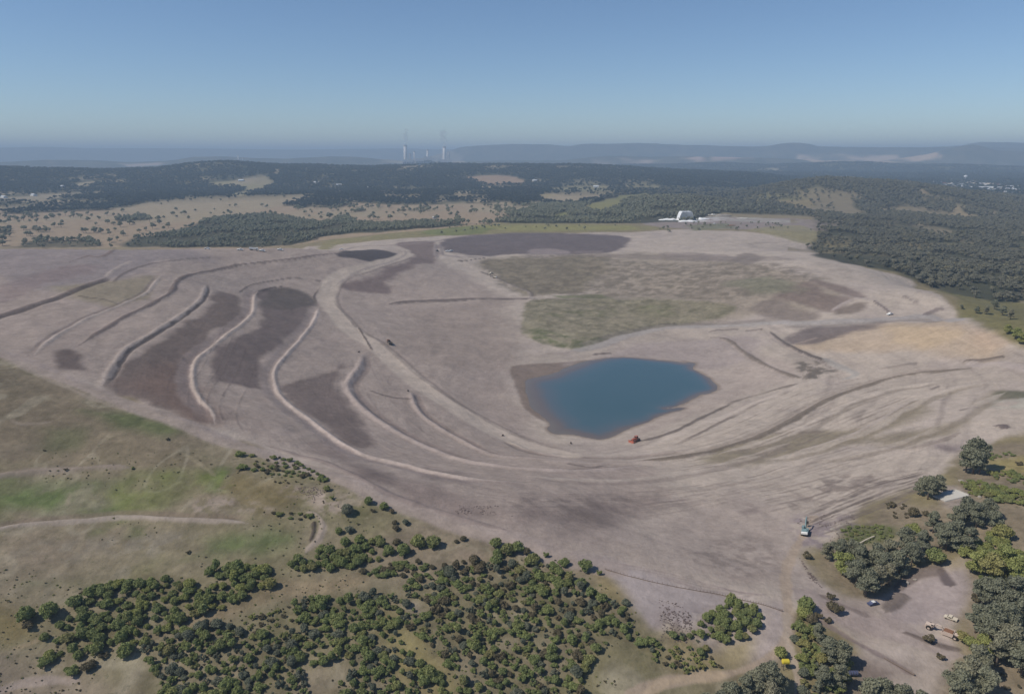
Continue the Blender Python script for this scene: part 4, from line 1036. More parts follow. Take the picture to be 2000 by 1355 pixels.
# ---------------------------------------------------------------- plants
def crown_mesh(name, blobs, nleaf, lsize, mat, core=0.8, seed=0, aspect=1.6):
    """leaf sprays spread through and over a group of leafy clumps; blobs = (x, y, z, rx, ry, rz)"""
    r = np.random.default_rng(seed)
    V_, F_ = [], []
    for bx, by, bz, ax, ay, az_ in blobs:
        bm = bmesh.new(); bmesh.ops.create_icosphere(bm, subdivisions=2, radius=1)
        P = np.array([v.co[:] for v in bm.verts])
        fs = [[v.index for v in q.verts] for q in bm.faces]; bm.free()
        ph = r.uniform(0, 6, 3)
        k = core * (1 + 0.16 * np.sin(P[:, 0] * 5 + ph[0]) + 0.14 * np.sin(P[:, 1] * 6 + ph[1]) + 0.12 * np.sin(P[:, 2] * 5 + ph[2]))
        P = P * k[:, None] * np.array([ax, ay, az_]) + np.array([bx, by, bz])
        o = len(V_); V_ += P.tolist(); F_ += [tuple(i + o for i in q) for q in fs]
    vol = np.array([b[3] * b[4] + b[3] * b[5] for b in blobs]); vol = vol / vol.sum()
    for (bx, by, bz, ax, ay, az_), share in zip(blobs, vol):
        n = int(nleaf * share)
        d = r.normal(size=(n, 3)); d /= np.linalg.norm(d, axis=1)[:, None]
        d[:, 2] = np.where(d[:, 2] < -0.35, -d[:, 2] * 0.5, d[:, 2]); d /= np.linalg.norm(d, axis=1)[:, None]
        lump = 1 + 0.16 * np.sin(d[:, 0] * 7 + bx * 3) * np.sin(d[:, 1] * 6 + by) + 0.10 * np.sin(d[:, 2] * 9)
        rad = (r.uniform(0.60, 1.10, n) ** 0.8 * lump)[:, None]
        c = d * rad * np.array([ax, ay, az_]) + np.array([bx, by, bz])
        t1 = np.cross(d, r.normal(size=(n, 3))); t1 /= np.linalg.norm(t1, axis=1)[:, None] + 1e-9
        nn = d + r.normal(size=(n, 3)) * 0.75; nn /= np.linalg.norm(nn, axis=1)[:, None]
        t2 = np.cross(nn, t1); t2 /= np.linalg.norm(t2, axis=1)[:, None] + 1e-9
        t1 = np.cross(t2, nn)
        s = lsize * r.uniform(0.6, 1.3, n)[:, None]
        q = np.stack([c - t1 * s * aspect / 2 - t2 * s * .2, c + t2 * s * -.5, c + t1 * s * aspect / 2 + t2 * s * .1, c + t2 * s * .5], 1).reshape(-1, 3)
        o = len(V_); V_ += q.tolist(); F_ += [(o + 4 * i, o + 4 * i + 1, o + 4 * i + 2, o + 4 * i + 3) for i in range(n)]
    me = bpy.data.meshes.new(name); me.from_pydata(V_, [], F_); me.materials.append(mat); me.update()
    return me

def trunk_mesh(name, h, r0, tips, seed=0, n=7):
    rr_ = random.Random(seed); mb = MB()
    lx, ly = rr_.uniform(-.08, .08) * h, rr_.uniform(-.08, .08) * h
    top = (lx, ly, h * 0.62)
    mb.tube([(0, 0, -0.4), (lx * .3, ly * .3, h * .2), (lx * .6, ly * .6, h * .42), top], [r0 * 1.3, r0, r0 * .8, r0 * .55], n)
    for t in tips:
        b = Vector((lx * .5, ly * .5, h * rr_.uniform(.25, .5))); e = Vector(t)
        mid = (b + e) / 2 + Vector((0, 0, -0.06 * h))
        mb.tube([b, mid, e], [r0 * .5, r0 * .33, r0 * .14], 5)
    return mb.mesh(name, M['bark'], True)

SHRUBS = []     # (crown, trunk, tone) of unit height 3 m
def shrub_variant(mat, seed, kind):
    r = random.Random(seed)
    blobs = []
    if kind == 'round':
        blobs.append((0, 0, 1.5, 1.5, 1.5, 1.35))
        for q in range(5):
            a = q * 1.256 + r.uniform(-.4, .4); d = r.uniform(.7, 1.15)
            blobs.append((d * math.cos(a), d * math.sin(a), r.uniform(.8, 1.9), r.uniform(.65, 1.0), r.uniform(.65, 1.0), r.uniform(.6, .9)))
    elif kind == 'spread':
        for q in range(7):
            a = q * .9 + r.uniform(-.4, .4); d = r.uniform(.3, 1.7)
            blobs.append((d * math.cos(a), d * math.sin(a), r.uniform(.7, 1.5), r.uniform(.7, 1.1), r.uniform(.7, 1.1), r.uniform(.6, .85)))
    elif kind == 'tall':
        blobs.append((0, 0, 1.9, 1.05, 1.05, 1.5))
        for q in range(5):
            a = q * 1.256 + r.uniform(-.4, .4); d = r.uniform(.5, .95)
            blobs.append((d * math.cos(a), d * math.sin(a), r.uniform(1.0, 2.8), r.uniform(.5, .8), r.uniform(.5, .8), r.uniform(.6, 1.0)))
    else:   # thin, open
        for q in range(8):
            a = q * .8 + r.uniform(-.4, .4); d = r.uniform(.5, 1.5)
            blobs.append((d * math.cos(a), d * math.sin(a), r.uniform(.6, 1.9), r.uniform(.4, .65), r.uniform(.4, .65), r.uniform(.35, .6)))
    c = crown_mesh('crown', blobs, 2600 if kind != 'thin' else 1300, 0.27, mat, 0.66 if kind != 'thin' else 0.55, seed)
    t = trunk_mesh('trunk', 2.0, 0.11, [(b[0] * .7, b[1] * .7, b[2]) for b in blobs[1:4]], seed, 6)
    return c, t
M['w_olive'] = leaf_mat('olive wattle foliage', (158, 160, 98), (148, 154, 96), (164, 154, 104))
M['w_dark'] = leaf_mat('dark green wattle foliage', (146, 154, 98), (134, 144, 94), (158, 158, 104))
M['w_brown'] = leaf_mat('brownish scrub foliage', (126, 116, 92), (112, 106, 84), (134, 122, 98))
M['w_grey'] = leaf_mat('grey green foliage', (128, 132, 112), (116, 120, 102), (134, 134, 114))
TONES = {'dark green': 'w_dark', 'olive green': 'w_olive', 'brownish': 'w_brown', 'grey-green': 'w_grey', 'mid green': 'wattle'}
SV = {}
sd_ = 1
for tone in TONES:
    for kd in ('round', 'spread', 'tall', 'thin'):
        SV[(tone, kd)] = shrub_variant(M[TONES[tone]], sd_, kd); sd_ += 1

def gum_variant(mat, seed, h=10.0, spread=1.0, full=True):
    """gum tree: bare leaning trunk, limbs ending in separate leafy heads"""
    r = random.Random(seed); blobs = []
    n = 15 if full else 11
    for q in range(n):
        a = q * 2.4 + r.uniform(-.5, .5); d = (q / n) ** .5 * 2.5 * spread * r.uniform(.8, 1.15)
        z = h * r.uniform(.30, .86) - d * .2
        blobs.append((d * math.cos(a), d * math.sin(a), z, r.uniform(1.1, 1.9) * spread, r.uniform(1.1, 1.9) * spread, r.uniform(.9, 1.5)))
    blobs.append((0.3, 0, h * .88, 1.5 * spread, 1.4 * spread, 1.2))
    c = crown_mesh('crown', blobs, 4600, 0.38, mat, 0.6, seed)
    t = trunk_mesh('trunk', h, 0.26, [(b[0], b[1], b[2] - .3) for b in blobs[:7]], seed)
    return c, t
GV = [gum_variant(M['gum'], 50 + q, 10.0, (1.0, .85, 1.1, .9)[q], q != 3) for q in range(4)]
GV2 = [gum_variant(M['w_olive'], 60 + q, 8.0, 1.0) for q in range(2)]

def far_tree_mesh(name, seed, mat, h=9.0, squat=1.0):
    r = random.Random(seed); blobs = []
    for q in range(5):
        a = q * 2.4 + r.uniform(-.5, .5); d = (q / 5) ** .5 * 2.6
        blobs.append((d * math.cos(a), d * math.sin(a), h * r.uniform(.45, .8) - d * .2, r.uniform(1.4, 2.2) * squat, r.uniform(1.4, 2.2) * squat, r.uniform(1.1, 1.9)))
    rg = np.random.default_rng(seed); V_, F_, mi = [], [], []
    c = crown_mesh(name, blobs, 150, 1.0, mat, 0.86, seed)
    mb = MB(); mb.v = [tuple(v.co) for v in c.vertices]; mb.f = [tuple(p.vertices) for p in c.polygons]; mb.mi = [0] * len(mb.f)
    mb.tube([(0, 0, -.6), (.1, .1, h * .55)], [.28, .18], 5, 1)
    for b in blobs[:3]: mb.tube([(0, 0, h * .28), (b[0] * .8, b[1] * .8, b[2])], [.16, .07], 4, 1)
    return mb.mesh(name, [mat, M['bark']])
FT = [far_tree_mesh('paddock tree', 80 + q, M['gum'], (9, 10, 8, 7)[q], (1, 1.1, 1, 1.2)[q]) for q in range(4)]
FB = [far_tree_mesh('bushland tree', 90 + q, M['pine'], (9, 10, 8)[q], (1, 1.15, 1)[q]) for q in range(3)]

def put(name, crown, trunk, x, y, s, label, cat, group, sz=1.0):
    o = thing(name, (x, y, hxy(x, y) - 0.05), random.uniform(0, 6.28), label, cat, group)
    o.scale = (s, s, s * sz)
    c = bpy.data.objects.new('crown', crown); COL.objects.link(c); c.parent = o
    if trunk:
        t = bpy.data.objects.new('trunk', trunk); COL.objects.link(t); t.parent = o
    return o

def poly_world(P): return [spot(p) for p in P]
def scatter(P, dmin, n=100000, seed=0, tries=30):
    """dart throwing inside an outline"""
    W = np.array(poly_world(P)); r = np.random.default_rng(seed)
    x0, y0 = W.min(0); x1, y1 = W.max(0)
    N = int((x1 - x0) * (y1 - y0) / (dmin * dmin) * 4) + 20
    N = min(N, 60000)
    xs = r.uniform(x0, x1, N); yv = r.uniform(y0, y1, N)
    ok = inside(xs, yv, W.tolist()); xs, yv = xs[ok], yv[ok]
    grid = {}; out = []
    for x, y in zip(xs, yv):
        gx, gy = int(x // dmin), int(y // dmin); bad = False
        for i in (-1, 0, 1):
            for j in (-1, 0, 1):
                for (a, b) in grid.get((gx + i, gy + j), ()):
                    if (a - x) ** 2 + (b - y) ** 2 < dmin * dmin: bad = True
        if not bad:
            grid.setdefault((gx, gy), []).append((x, y)); out.append((float(x), float(y)))
            if len(out) >= n: break
    return out

def pix(x, y, z):
    v = Vector((x, y, z - CAMZ))
    f = Vector((0, math.cos(PITCH), -math.sin(PITCH))); u = Vector((0, math.sin(PITCH), math.cos(PITCH)))
    dz = v.dot(f)
    return 1000 + FPX * v.x / dz, 677.5 - FPX * v.dot(u) / dz, dz

# thickets of wattle shrubs: outline, spacing, size range, tones, landmark wording
BANDS = [
 (B1(370,860, 520,780, 760,790, 1070,710, 1240,680, 1420,700, 1440,790, 1280,865, 1130,925, 950,985, 820,1060, 620,1120, 470,1175, 260,1170, 225,1050, 370,960), 2.09, (0.43, 1.02), ['dark green','mid green','olive green','mid green'], 'in the long thicket under the lower-left green slope', 'mixed'),
 (B1(1500,700, 1560,660, 1680,610, 1760,620, 1880,600, 1878,690, 1740,720, 1600,720), 1.90, (0.41, 0.92), ['dark green','mid green'], 'in the narrow belt beside the looping dirt track', 'round'),
 (B2(0,630, 180,570, 260,550, 300,600, 250,660, 0,710), 1.90, (0.39, 0.88), ['dark green','mid green'], 'in the narrow belt beside the looping dirt track', 'round'),
 (B2(160,720, 300,680, 420,660, 540,680, 480,750, 330,740, 180,745), 1.49, (0.30, 0.67), ['dark green','brownish','mid green'], 'in the short row between the narrow belt and the big thicket', 'spread'),
 (B2(370,790, 480,760, 600,700, 760,690, 870,660, 860,690, 1050,680, 1170,690, 1290,770, 1400,850, 1530,880, 1590,970, 1560,1010, 1700,1080, 1720,1180, 1580,1170, 1480,1180, 1400,1150, 1330,1220, 1300,1420, 700,1420, 600,1230, 480,1080, 350,980, 400,900, 520,950, 480,880, 400,850), 1.71, (0.34, 0.91), ['dark green','mid green','dark green','grey-green','brownish','mid green'], 'in the big thicket at the centre of the lower edge', 'mixed'),
 (B1(750,1070, 850,1040, 1040,1010, 1180,1000, 1300,1060, 1470,1060, 1560,1000, 1540,900, 1640,850, 1760,880, 1878,830, 1920,850, 2000,840, 2140,870, 2130,960, 2060,1000, 2110,1090, 2200,1200, 2350,1330, 2340,1450, 870,1450, 830,1280, 760,1180), 1.71, (0.34, 0.94), ['dark green','mid green','dark green','grey-green'], 'in the thicket left of the grassy strip at the lower edge', 'mixed'),
 (B1(1310,960, 1500,900, 1700,860, 1600,960, 1420,1050, 1220,1020), 1.98, (0.26, 0.58), ['brownish','olive green','brownish'], 'in the brown open scrub above the lower-left thicket', 'thin'),
 (B3(225,960, 340,870, 420,890, 500,940, 480,1010, 420,1080, 300,1085, 210,1050, 100,1110, 230,1130, 200,1160, 60,1150, 0,1060, 120,1060), 1.49, (0.34, 0.82), ['mid green','dark green','mid green'], 'in the clump on the left of the track fork', 'round'),
 (B3(-60,1120, 40,1120, 150,1150, 290,1180, 280,1230, 100,1250, -60,1200), 1.66, (0.26, 0.61), ['brownish','mid green','olive green'], 'in the open scrub above the curved track', 'thin'),
 (B3(680,950, 760,960, 780,1050, 860,1080, 960,1130, 965,1250, 930,1300, 940,1450, 715,1450, 700,1180, 650,1080), 1.60, (0.39, 0.91), ['mid green','olive green','grey-green','mid green','dark green'], 'in the belt on the right of the forking track', 'mixed'),
 (B3(1580,570, 1700,540, 1790,570, 1870,660, 1900,780, 1760,800, 1650,760, 1600,680), 1.76, (0.43, 0.98), ['olive green','mid green','olive green'], 'on the green bank right of the truck clearing', 'round'),
 (B3(1545,250, 1640,240, 1760,280, 1900,320, 1900,370, 1740,350, 1600,310), 1.87, (0.39, 0.79), ['olive green','mid green'], 'in the row below the grassy patch at the right edge', 'spread'),
 (B3(1680,190, 1790,190, 1900,220, 1900,260, 1740,240), 1.76, (0.30, 0.67), ['mid green','olive green'], 'beside the tallest gum tree at the right edge', 'spread'),
 (B3(1660,100, 1730,95, 1830,90, 1830,115, 1700,130), 1.87, (0.26, 0.55), ['dark green'], 'behind the tallest gum tree at the right edge', 'spread'),
 (B3(930,490, 1000,470, 1180,480, 1190,540, 1060,570, 940,550), 1.43, (0.18, 0.43), ['dark green','mid green'], 'on the green rough patch right of the excavator', 'spread'),
 (B3(1150,360, 1260,370, 1330,390, 1380,420, 1330,440, 1180,430), 2.32, (0.22, 0.48), ['brownish'], 'among the scattered low scrub right of the excavator', 'thin'),
 (B3(1060,600, 1220,560, 1240,640, 1120,640), 1.87, (0.22, 0.48), ['brownish'], 'in the rough strip above the gum clump', 'thin'),
 (B1(1340,130, 1480,120, 1590,160, 1740,240, 1640,235, 1480,215, 1330,190), 1.98, (0.26, 0.61), ['dark green','mid green','brownish'], 'in the row just below the rim track', 'spread'),
 (B1(1410,235, 1580,240, 1580,262, 1420,255), 2.09, (0.19, 0.40), ['brownish'], 'in the sparse line below the rim-side row', 'thin'),
 (B1(1425,400, 1640,418, 1640,435, 1560,450, 1430,425), 1.66, (0.26, 0.58), ['dark green','brownish'], 'beside the top of the looping dirt track', 'spread'),
 (B3(1740,1240, 1878,1260, 1878,1340, 1760,1330), 2.47, (0.18, 0.43), ['brownish'], 'on the bare lower right corner', 'thin'),
 (B3(0,1010, 130,1060, 200,1090, 120,1080, 0,1060), 1.87, (0.22, 0.48), ['grey-green','brownish'], 'at the lower end of the mauve soil patch', 'thin'),
]
SINGLES = [  # x, y, scale, tone, kind, label
 (52,1203,1.25,'dark green','round','dark round shrub, leftmost of the three standing apart at the left edge'),
 (98,1196,1.35,'dark green','round','tall dark round shrub with long shadow, middle of the three apart at left'),
 (55,1222,.8,'brownish','spread','low brownish shrub below the leftmost pair of round shrubs'),
 (176,1160,.95,'dark green','round','small dark shrub standing just above the left end of the long thicket'),
 (147,1180,1.15,'mid green','round','round green shrub at the upper left tip of the long thicket'),
 (230,1142,.9,'olive green','spread','olive shrub on the upper edge of the long thicket, at its peak'),
 (464,1108,1.1,'dark green','round','dark round shrub on the upper right end of the long thicket'),
 (512,1113,1.1,'olive green','spread','bright olive shrub with a dark neighbour at the right end of the long thicket'),
 (410,1118,.8,'dark green','round','small dark shrub behind the right part of the long thicket'),
 (350,1211,1.05,'mid green','round','lone shrub on the bare strip below the long thicket'),
 (247,1274,1.2,'dark green','round','round shrub standing alone below the left thicket end'),
 (90,1292,.95,'dark green','spread','dark low shrub near the pale track in the lower left corner'),
 (140,1310,.85,'dark green','spread','grey green shrub on the grass above the lower left track'),
 (173,1303,1.0,'brownish','spread','brown green shrub beside the grass above the lower left track'),
 (201,1280,.7,'brownish','thin','small brown shrub between two lone shrubs in the lower left'),
 (367,1078,.45,'brownish','thin','tiny dark bush alone on the lower green slope'),
 (325,1125,.35,'brownish','thin','tiny bush on the bare ground above the long thicket'),
 (87,869+10,.3,'brownish','thin','tiny bush on the upper left slope'),
 (128,916,.4,'brownish','thin','dot-like bush on the pale contour strip at left'),
 (260,914,.4,'dark green','thin','dot-like bush near the right end of the pale contour strip'),
 (327,857,.45,'brownish','thin','small bush just below the rim track at left'),
 (470,886,.8,'dark green','spread','dark bush nearest the rim track at the head of the rim-side row'),
 (492,889,.5,'dark green','spread','small bush right of the head of the rim-side row'),
 (473,912,.85,'dark green','spread','dark spreading bush under the head of the rim-side row'),
 (639,955,.65,'dark green','round','small bush at the lower end of the rim-side row'),
 (648,972,.55,'dark green','thin','small bush on pale rubble below the rim-side row'),
 (679,998,1.1,'grey-green','round','grey green round bush on the pale rubble'),
 (720,979,.8,'dark green','round','dark bush near the rim track, first of four in a descending line'),
 (750,990,.8,'dark green','round','dark bush near the rim track, second of four in a descending line'),
 (765,999,.5,'brownish','round','small brown bush near the rim track, third of four in a descending line'),
 (728,996,.5,'brownish','thin','faint brown bush between rubble and rim-side bushes'),
 (792,1021,.6,'grey-green','round','grey green bush on the open slope left of centre'),
 (771,1021,.5,'brownish','round','small brown bush beside a grey green one on the open slope'),
 (773,1032,.6,'brownish','round','brown bush lower on the open slope left of centre'),
 (684,1034,.75,'grey-green','spread','grey bush on the green patch below the rubble'),
 (662,1038,.65,'dark green','round','dark bush left on the green patch below the rubble'),
 (630,1072,.75,'dark green','spread','dark bush just above the narrow belt'),
 (674,1060,.85,'dark green','round','dark bush left of the pair above the narrow belt'),
 (703,1056,.95,'dark green','round','dark round bush above the narrow belt'),
 (775,1060,.7,'brownish','round','brownish bush at the right tip of the narrow belt'),
 (817,1061,1.25,'dark green','round','larger left bush of the conspicuous pair on bare ground'),
 (847,1062,1.2,'mid green','round','right bush of the conspicuous pair on bare ground'),
 (789,1077,1.15,'dark green','round','dark round bush below left of the conspicuous pair'),
 (760,1077,.9,'dark green','round','dark bush between the narrow belt and the conspicuous pair'),
 (905,1053,.55,'brownish','round','small brown bush out on the bare ground near the rim track'),
 (891,1058,.4,'brownish','round','tiny bush on the bare ground near the rim track'),
 (926,1096,.95,'brownish','round','brown round bush alone on bare ground above the big thicket'),
 (968,1064,1.0,'mid green','round','topmost olive bush at the apex of the big thicket'),
 (991,1076,1.1,'mid green','round','left bush of the trio at the apex of the big thicket'),
 (1011,1072,1.1,'dark green','round','right bush of the trio at the apex of the big thicket'),
 (972,1083,.85,'dark green','round','small bush under the apex of the big thicket'),
 (969,1098,1.0,'mid green','round','green bush on the upper edge of the big thicket'),
 (1039,1093,1.1,'mid green','spread','pale green bush beside the apex of the big thicket'),
 (1029,1078,.65,'brownish','round','brown bush at the track edge beside the apex'),
 (1066,1084,.6,'dark green','thin','dark tuft right on the track edge'),
 (1102,1098,.8,'dark green','spread','dark bush at the left end of the row on the track edge'),
 (1143,1108,1.1,'mid green','round','green bush at the right end of the row on the track edge'),
 (1170,1119,.55,'dark green','thin','small bush where the silt fence begins'),
 (868,1105,.5,'brownish','round','small bush between the middle row and the big thicket'),
 (905,1098,.4,'brownish','round','tiny bush above the left shoulder of the big thicket'),
 (1574,1185,1.25,'dark green','round','dark round shrub with a strong shadow at the track fork'),
 (1627,1188,1.15,'brownish','spread','brown shrub between the two diverging tracks'),
 (1570,1203,1.0,'olive green','round','olive shrub just below the round one at the track fork'),
 (1583,1212,.9,'brownish','round','dusky shrub beside the track fork belt'),
 (1598,1201,.6,'brownish','thin','dark low tuft right of the track fork'),
 (1617,1212,.6,'brownish','thin','low tuft on the grey slope right of the track fork'),
 (1524,1279,.9,'olive green','round','olive shrub beside the yellow tank at the forking track'),
 (1783,1036,1.2,'olive green','spread','olive shrub alone between excavator and gum trees'),
 (1742,986,.8,'brownish','thin','dark bush, left end of the scattered low scrub'),
 (1783,1003,1.05,'brownish','round','largest brown bush of the scattered low scrub'),
 (1808,1004,.6,'brownish','round','small brown bush at the right end of the scattered low scrub'),
 (1826,1092,1.5,'mid green','round','bushy green shrub at the head of the truck clearing'),
 (1882,1080,1.1,'olive green','round','olive shrub right of the head of the truck clearing'),
 (1955,1045,1.5,'olive green','round','large green shrub at the right of the gum group'),
 (1811,1247,.9,'brownish','thin','dark sprawling bush left of the old scraper'),
 (1836,1283,.6,'brownish','thin','low bush below the old scraper'),
 (1882,1245,.9,'olive green','spread','olive shrub right of the old scraper'),
 (1895,1258,.9,'olive green','round','second olive shrub right of the old scraper'),
 (1907,1170,.9,'brownish','thin','thin brown bush on the right bank of the clearing'),
 (1575,1085,.9,'brownish','thin','dusky bush at the left tip of the gum clump'),
 (1622,1165,.7,'brownish','thin','dark low bush on the batter below the gum clump'),
 (1990,905,.7,'brownish','thin','brown bush on the grass at the right edge'),
]
# shrubs of a band: split the band in nine fields for the wording
cand = []
for bi, (P, dmin, (s0, s1), tones, where, kind) in enumerate(BANDS):
    W = np.array(poly_world(P)); x0, y0 = W.min(0); x1, y1 = W.max(0)
    for (x, y) in scatter(P, dmin, seed=200 + bi):
        if fbm(np.array([x]), np.array([y]), 22, 3, 77)[0] < -0.62 and len(P) > 12: continue
        px, py, dz = pix(x, y, hxy(x, y))
        if px < -60 or px > 2060 or py > 1420: continue
        r = random.random()
        tone = tones[int(abs(vnoise(np.array([x / 9.]), np.array([y / 9.]), bi)[0] * 1.4 + r * .8) * len(tones)) % len(tones)]
        s = random.uniform(s0, s1)
        kd = kind if kind != 'mixed' else random.choice(['round', 'spread', 'tall', 'spread', 'thin', 'thin'] if bi != 0 else ['round', 'spread', 'tall', 'round'])
        fx = (x - x0) / (x1 - x0); fy = (y - y0) / (y1 - y0)
        pos = (('left', 'middle', 'right')[min(int(fx * 3), 2)], ('near', 'central', 'far')[min(int(fy * 3), 2)])
        vis = -20 < px < 2020 and py < 1390
        cand.append(dict(x=x, y=y, s=s, tone=tone, kd=kd, where=where, pos=pos, big=(s * 3 * FPX / dz) * (1 if vis else .1), rel=(s - s0) / (s1 - s0), bi=bi))
for (px, py, s, tone, kd, lab) in SINGLES:
    x, y, z = at(px, py + 5 * s)
    v = SV[(tone, kd)]
    put('shrub', v[0], v[1], x, y, s, lab, 'shrub', 'wattle shrubs on the rehabilitated slopes')
cand.sort(key=lambda c: -c['big'])
n_ind = 300 - len(SINGLES)
SHAPE = {'round': 'rounded', 'spread': 'low spreading', 'tall': 'upright', 'thin': 'thin open'}
for c in cand[:n_ind]:
    v = SV[(c['tone'], c['kd'])]
    size = 'small' if c['rel'] < .33 else 'medium' if c['rel'] < .7 else 'large'
    pos = {'near': 'nearer side', 'central': 'middle', 'far': 'farther side'}[c['pos'][1]]
    end = {'left': 'left end', 'middle': 'centre', 'right': 'right end'}[c['pos'][0]]
    lab = f"{size} {SHAPE[c['kd']]} {c['tone']} shrub {c['where']}, {end}, {pos}"
    if len(lab.replace('-', ' ').split()) > 16: lab = f"{size} {c['tone']} shrub {c['where']}, {end}"
    if len(lab.split()) > 16: lab = f"{c['tone']} shrub {c['where']}"
    put('shrub', v[0], v[1], c['x'], c['y'], c['s'], lab, 'shrub', 'wattle shrubs on the rehabilitated slopes', random.uniform(.85, 1.15))
print('shrubs', len(cand) + len(SINGLES))

# one object that repeats whole plants at many points
def stuff(name, pts_, sources, smin=1.0):
    """pts_ rows: x, y, z, scale, turn, index"""
    A = np.array(pts_, float)
    me = bpy.data.meshes.new(name); me.vertices.add(len(A)); me.vertices.foreach_set('co', A[:, :3].astype(np.float32).ravel())
    sv = np.stack([A[:, 3], A[:, 3], A[:, 3] * (A[:, 6] if A.shape[1] > 6 else 1.0)], 1).astype(np.float32)
    me.attributes.new('size', 'FLOAT_VECTOR', 'POINT').data.foreach_set('vector', sv.ravel())
    for nm, col, ty in (('turn', 4, 'FLOAT'), ('which', 5, 'INT')):
        at_ = me.attributes.new(nm, ty, 'POINT'); at_.data.foreach_set('value', A[:, col].astype(np.int32 if ty == 'INT' else np.float32))
    o = bpy.data.objects.new(name, me); COL.objects.link(o)
    t = bpy.data.node_groups.new(name, 'GeometryNodeTree')
    t.interface.new_socket('Geometry', in_out='INPUT', socket_type='NodeSocketGeometry'); t.interface.new_socket('Geometry', in_out='OUTPUT', socket_type='NodeSocketGeometry')
    gi = t.nodes.new('NodeGroupInput'); go_ = t.nodes.new('NodeGroupOutput')
    iop = t.nodes.new('GeometryNodeInstanceOnPoints'); jn = t.nodes.new('GeometryNodeJoinGeometry')
    for src in sources[::-1]:
        oi = t.nodes.new('GeometryNodeObjectInfo'); oi.inputs['Object'].default_value = src; oi.inputs['As Instance'].default_value = True
        oi.transform_space = 'ORIGINAL'
        t.links.new(oi.outputs['Geometry'], jn.inputs[0])
    def att(nm, ty):
        n = t.nodes.new('GeometryNodeInputNamedAttribute'); n.data_type = ty; n.inputs[0].default_value = nm
        return n.outputs[0]
    t.links.new(gi.outputs[0], iop.inputs['Points']); t.links.new(jn.outputs[0], iop.inputs['Instance'])
    iop.inputs['Pick Instance'].default_value = True
    t.links.new(att('which', 'INT'), iop.inputs['Instance Index']); 
    cx = t.nodes.new('ShaderNodeCombineXYZ'); t.links.new(att('turn', 'FLOAT'), cx.inputs[2]); t.links.new(cx.outputs[0], iop.inputs['Rotation'])
    t.links.new(att('size', 'FLOAT_VECTOR'), iop.inputs['Scale'])
    t.links.new(iop.outputs[0], go_.inputs[0])
    md = o.modifiers.new('spread', 'NODES'); md.node_group = t
    return tag(o, kind='stuff')

# the crowns of the individual shrubs serve as sources for the mass of smaller ones
srcs = {}
for o in list(COL.objects):
    if o.name.startswith('crown') and o.parent and o.parent.name.startswith('shrub'):
        srcs.setdefault(o.data.name, o)
keys = [kq for kq in SV if SV[kq][0].name in srcs]
rest = cand[n_ind:]
# low regrowth between the shrubs
for bi, dm in ((0, 2.6), (4, 2.3), (5, 2.3), (6, 2.2), (7, 2.6), (8, 2.2), (9, 2.6), (21, 2.6)):
    for (x, y) in scatter(BANDS[bi][0], dm, seed=500 + bi):
        if fbm(np.array([x]), np.array([y]), 16, 3, 79)[0] > -0.1:
            rest.append(dict(x=x, y=y, s=random.uniform(.16, .42), tone=random.choice(['brownish', 'olive green', 'grey-green', 'mid green']), kd='thin'))
for q_ in range(2600):      # scattered low weeds on the rehabilitated slope
    px_ = random.uniform(-20, 1250); py_ = random.uniform(880, 1400)
    lim = 700 + max(px_, 0) * .33
    if py_ < lim + 30: continue
    x, y, z = at(px_, py_)
    i_ = min(np.searchsorted(R, math.hypot(x, y)), NR - 1) * NA + min(np.searchsorted(AZ, math.atan2(x, y)), NA - 1)
    if K[i_] > .2 or fbm(np.array([x]), np.array([y]), 30, 3, 83)[0] < .0: continue
    rest.append(dict(x=x, y=y, s=random.uniform(.07, .2), tone=random.choice(['brownish', 'olive green', 'grey-green']), kd='thin'))
kidx = {kq: i for i, kq in enumerate(keys)}
def near_key(tone, kd):
    if (tone, kd) in kidx: return kidx[(tone, kd)]
    for kq in keys:
        if kq[0] == tone: return kidx[kq]
    return 0
if rest:
    st_ = stuff('scrub', [(c['x'], c['y'], hxy(c['x'], c['y']) - .05, c['s'], random.uniform(0, 6.28), near_key(c['tone'], c['kd'])) for c in rest], [srcs[SV[kq][0].name] for kq in keys])

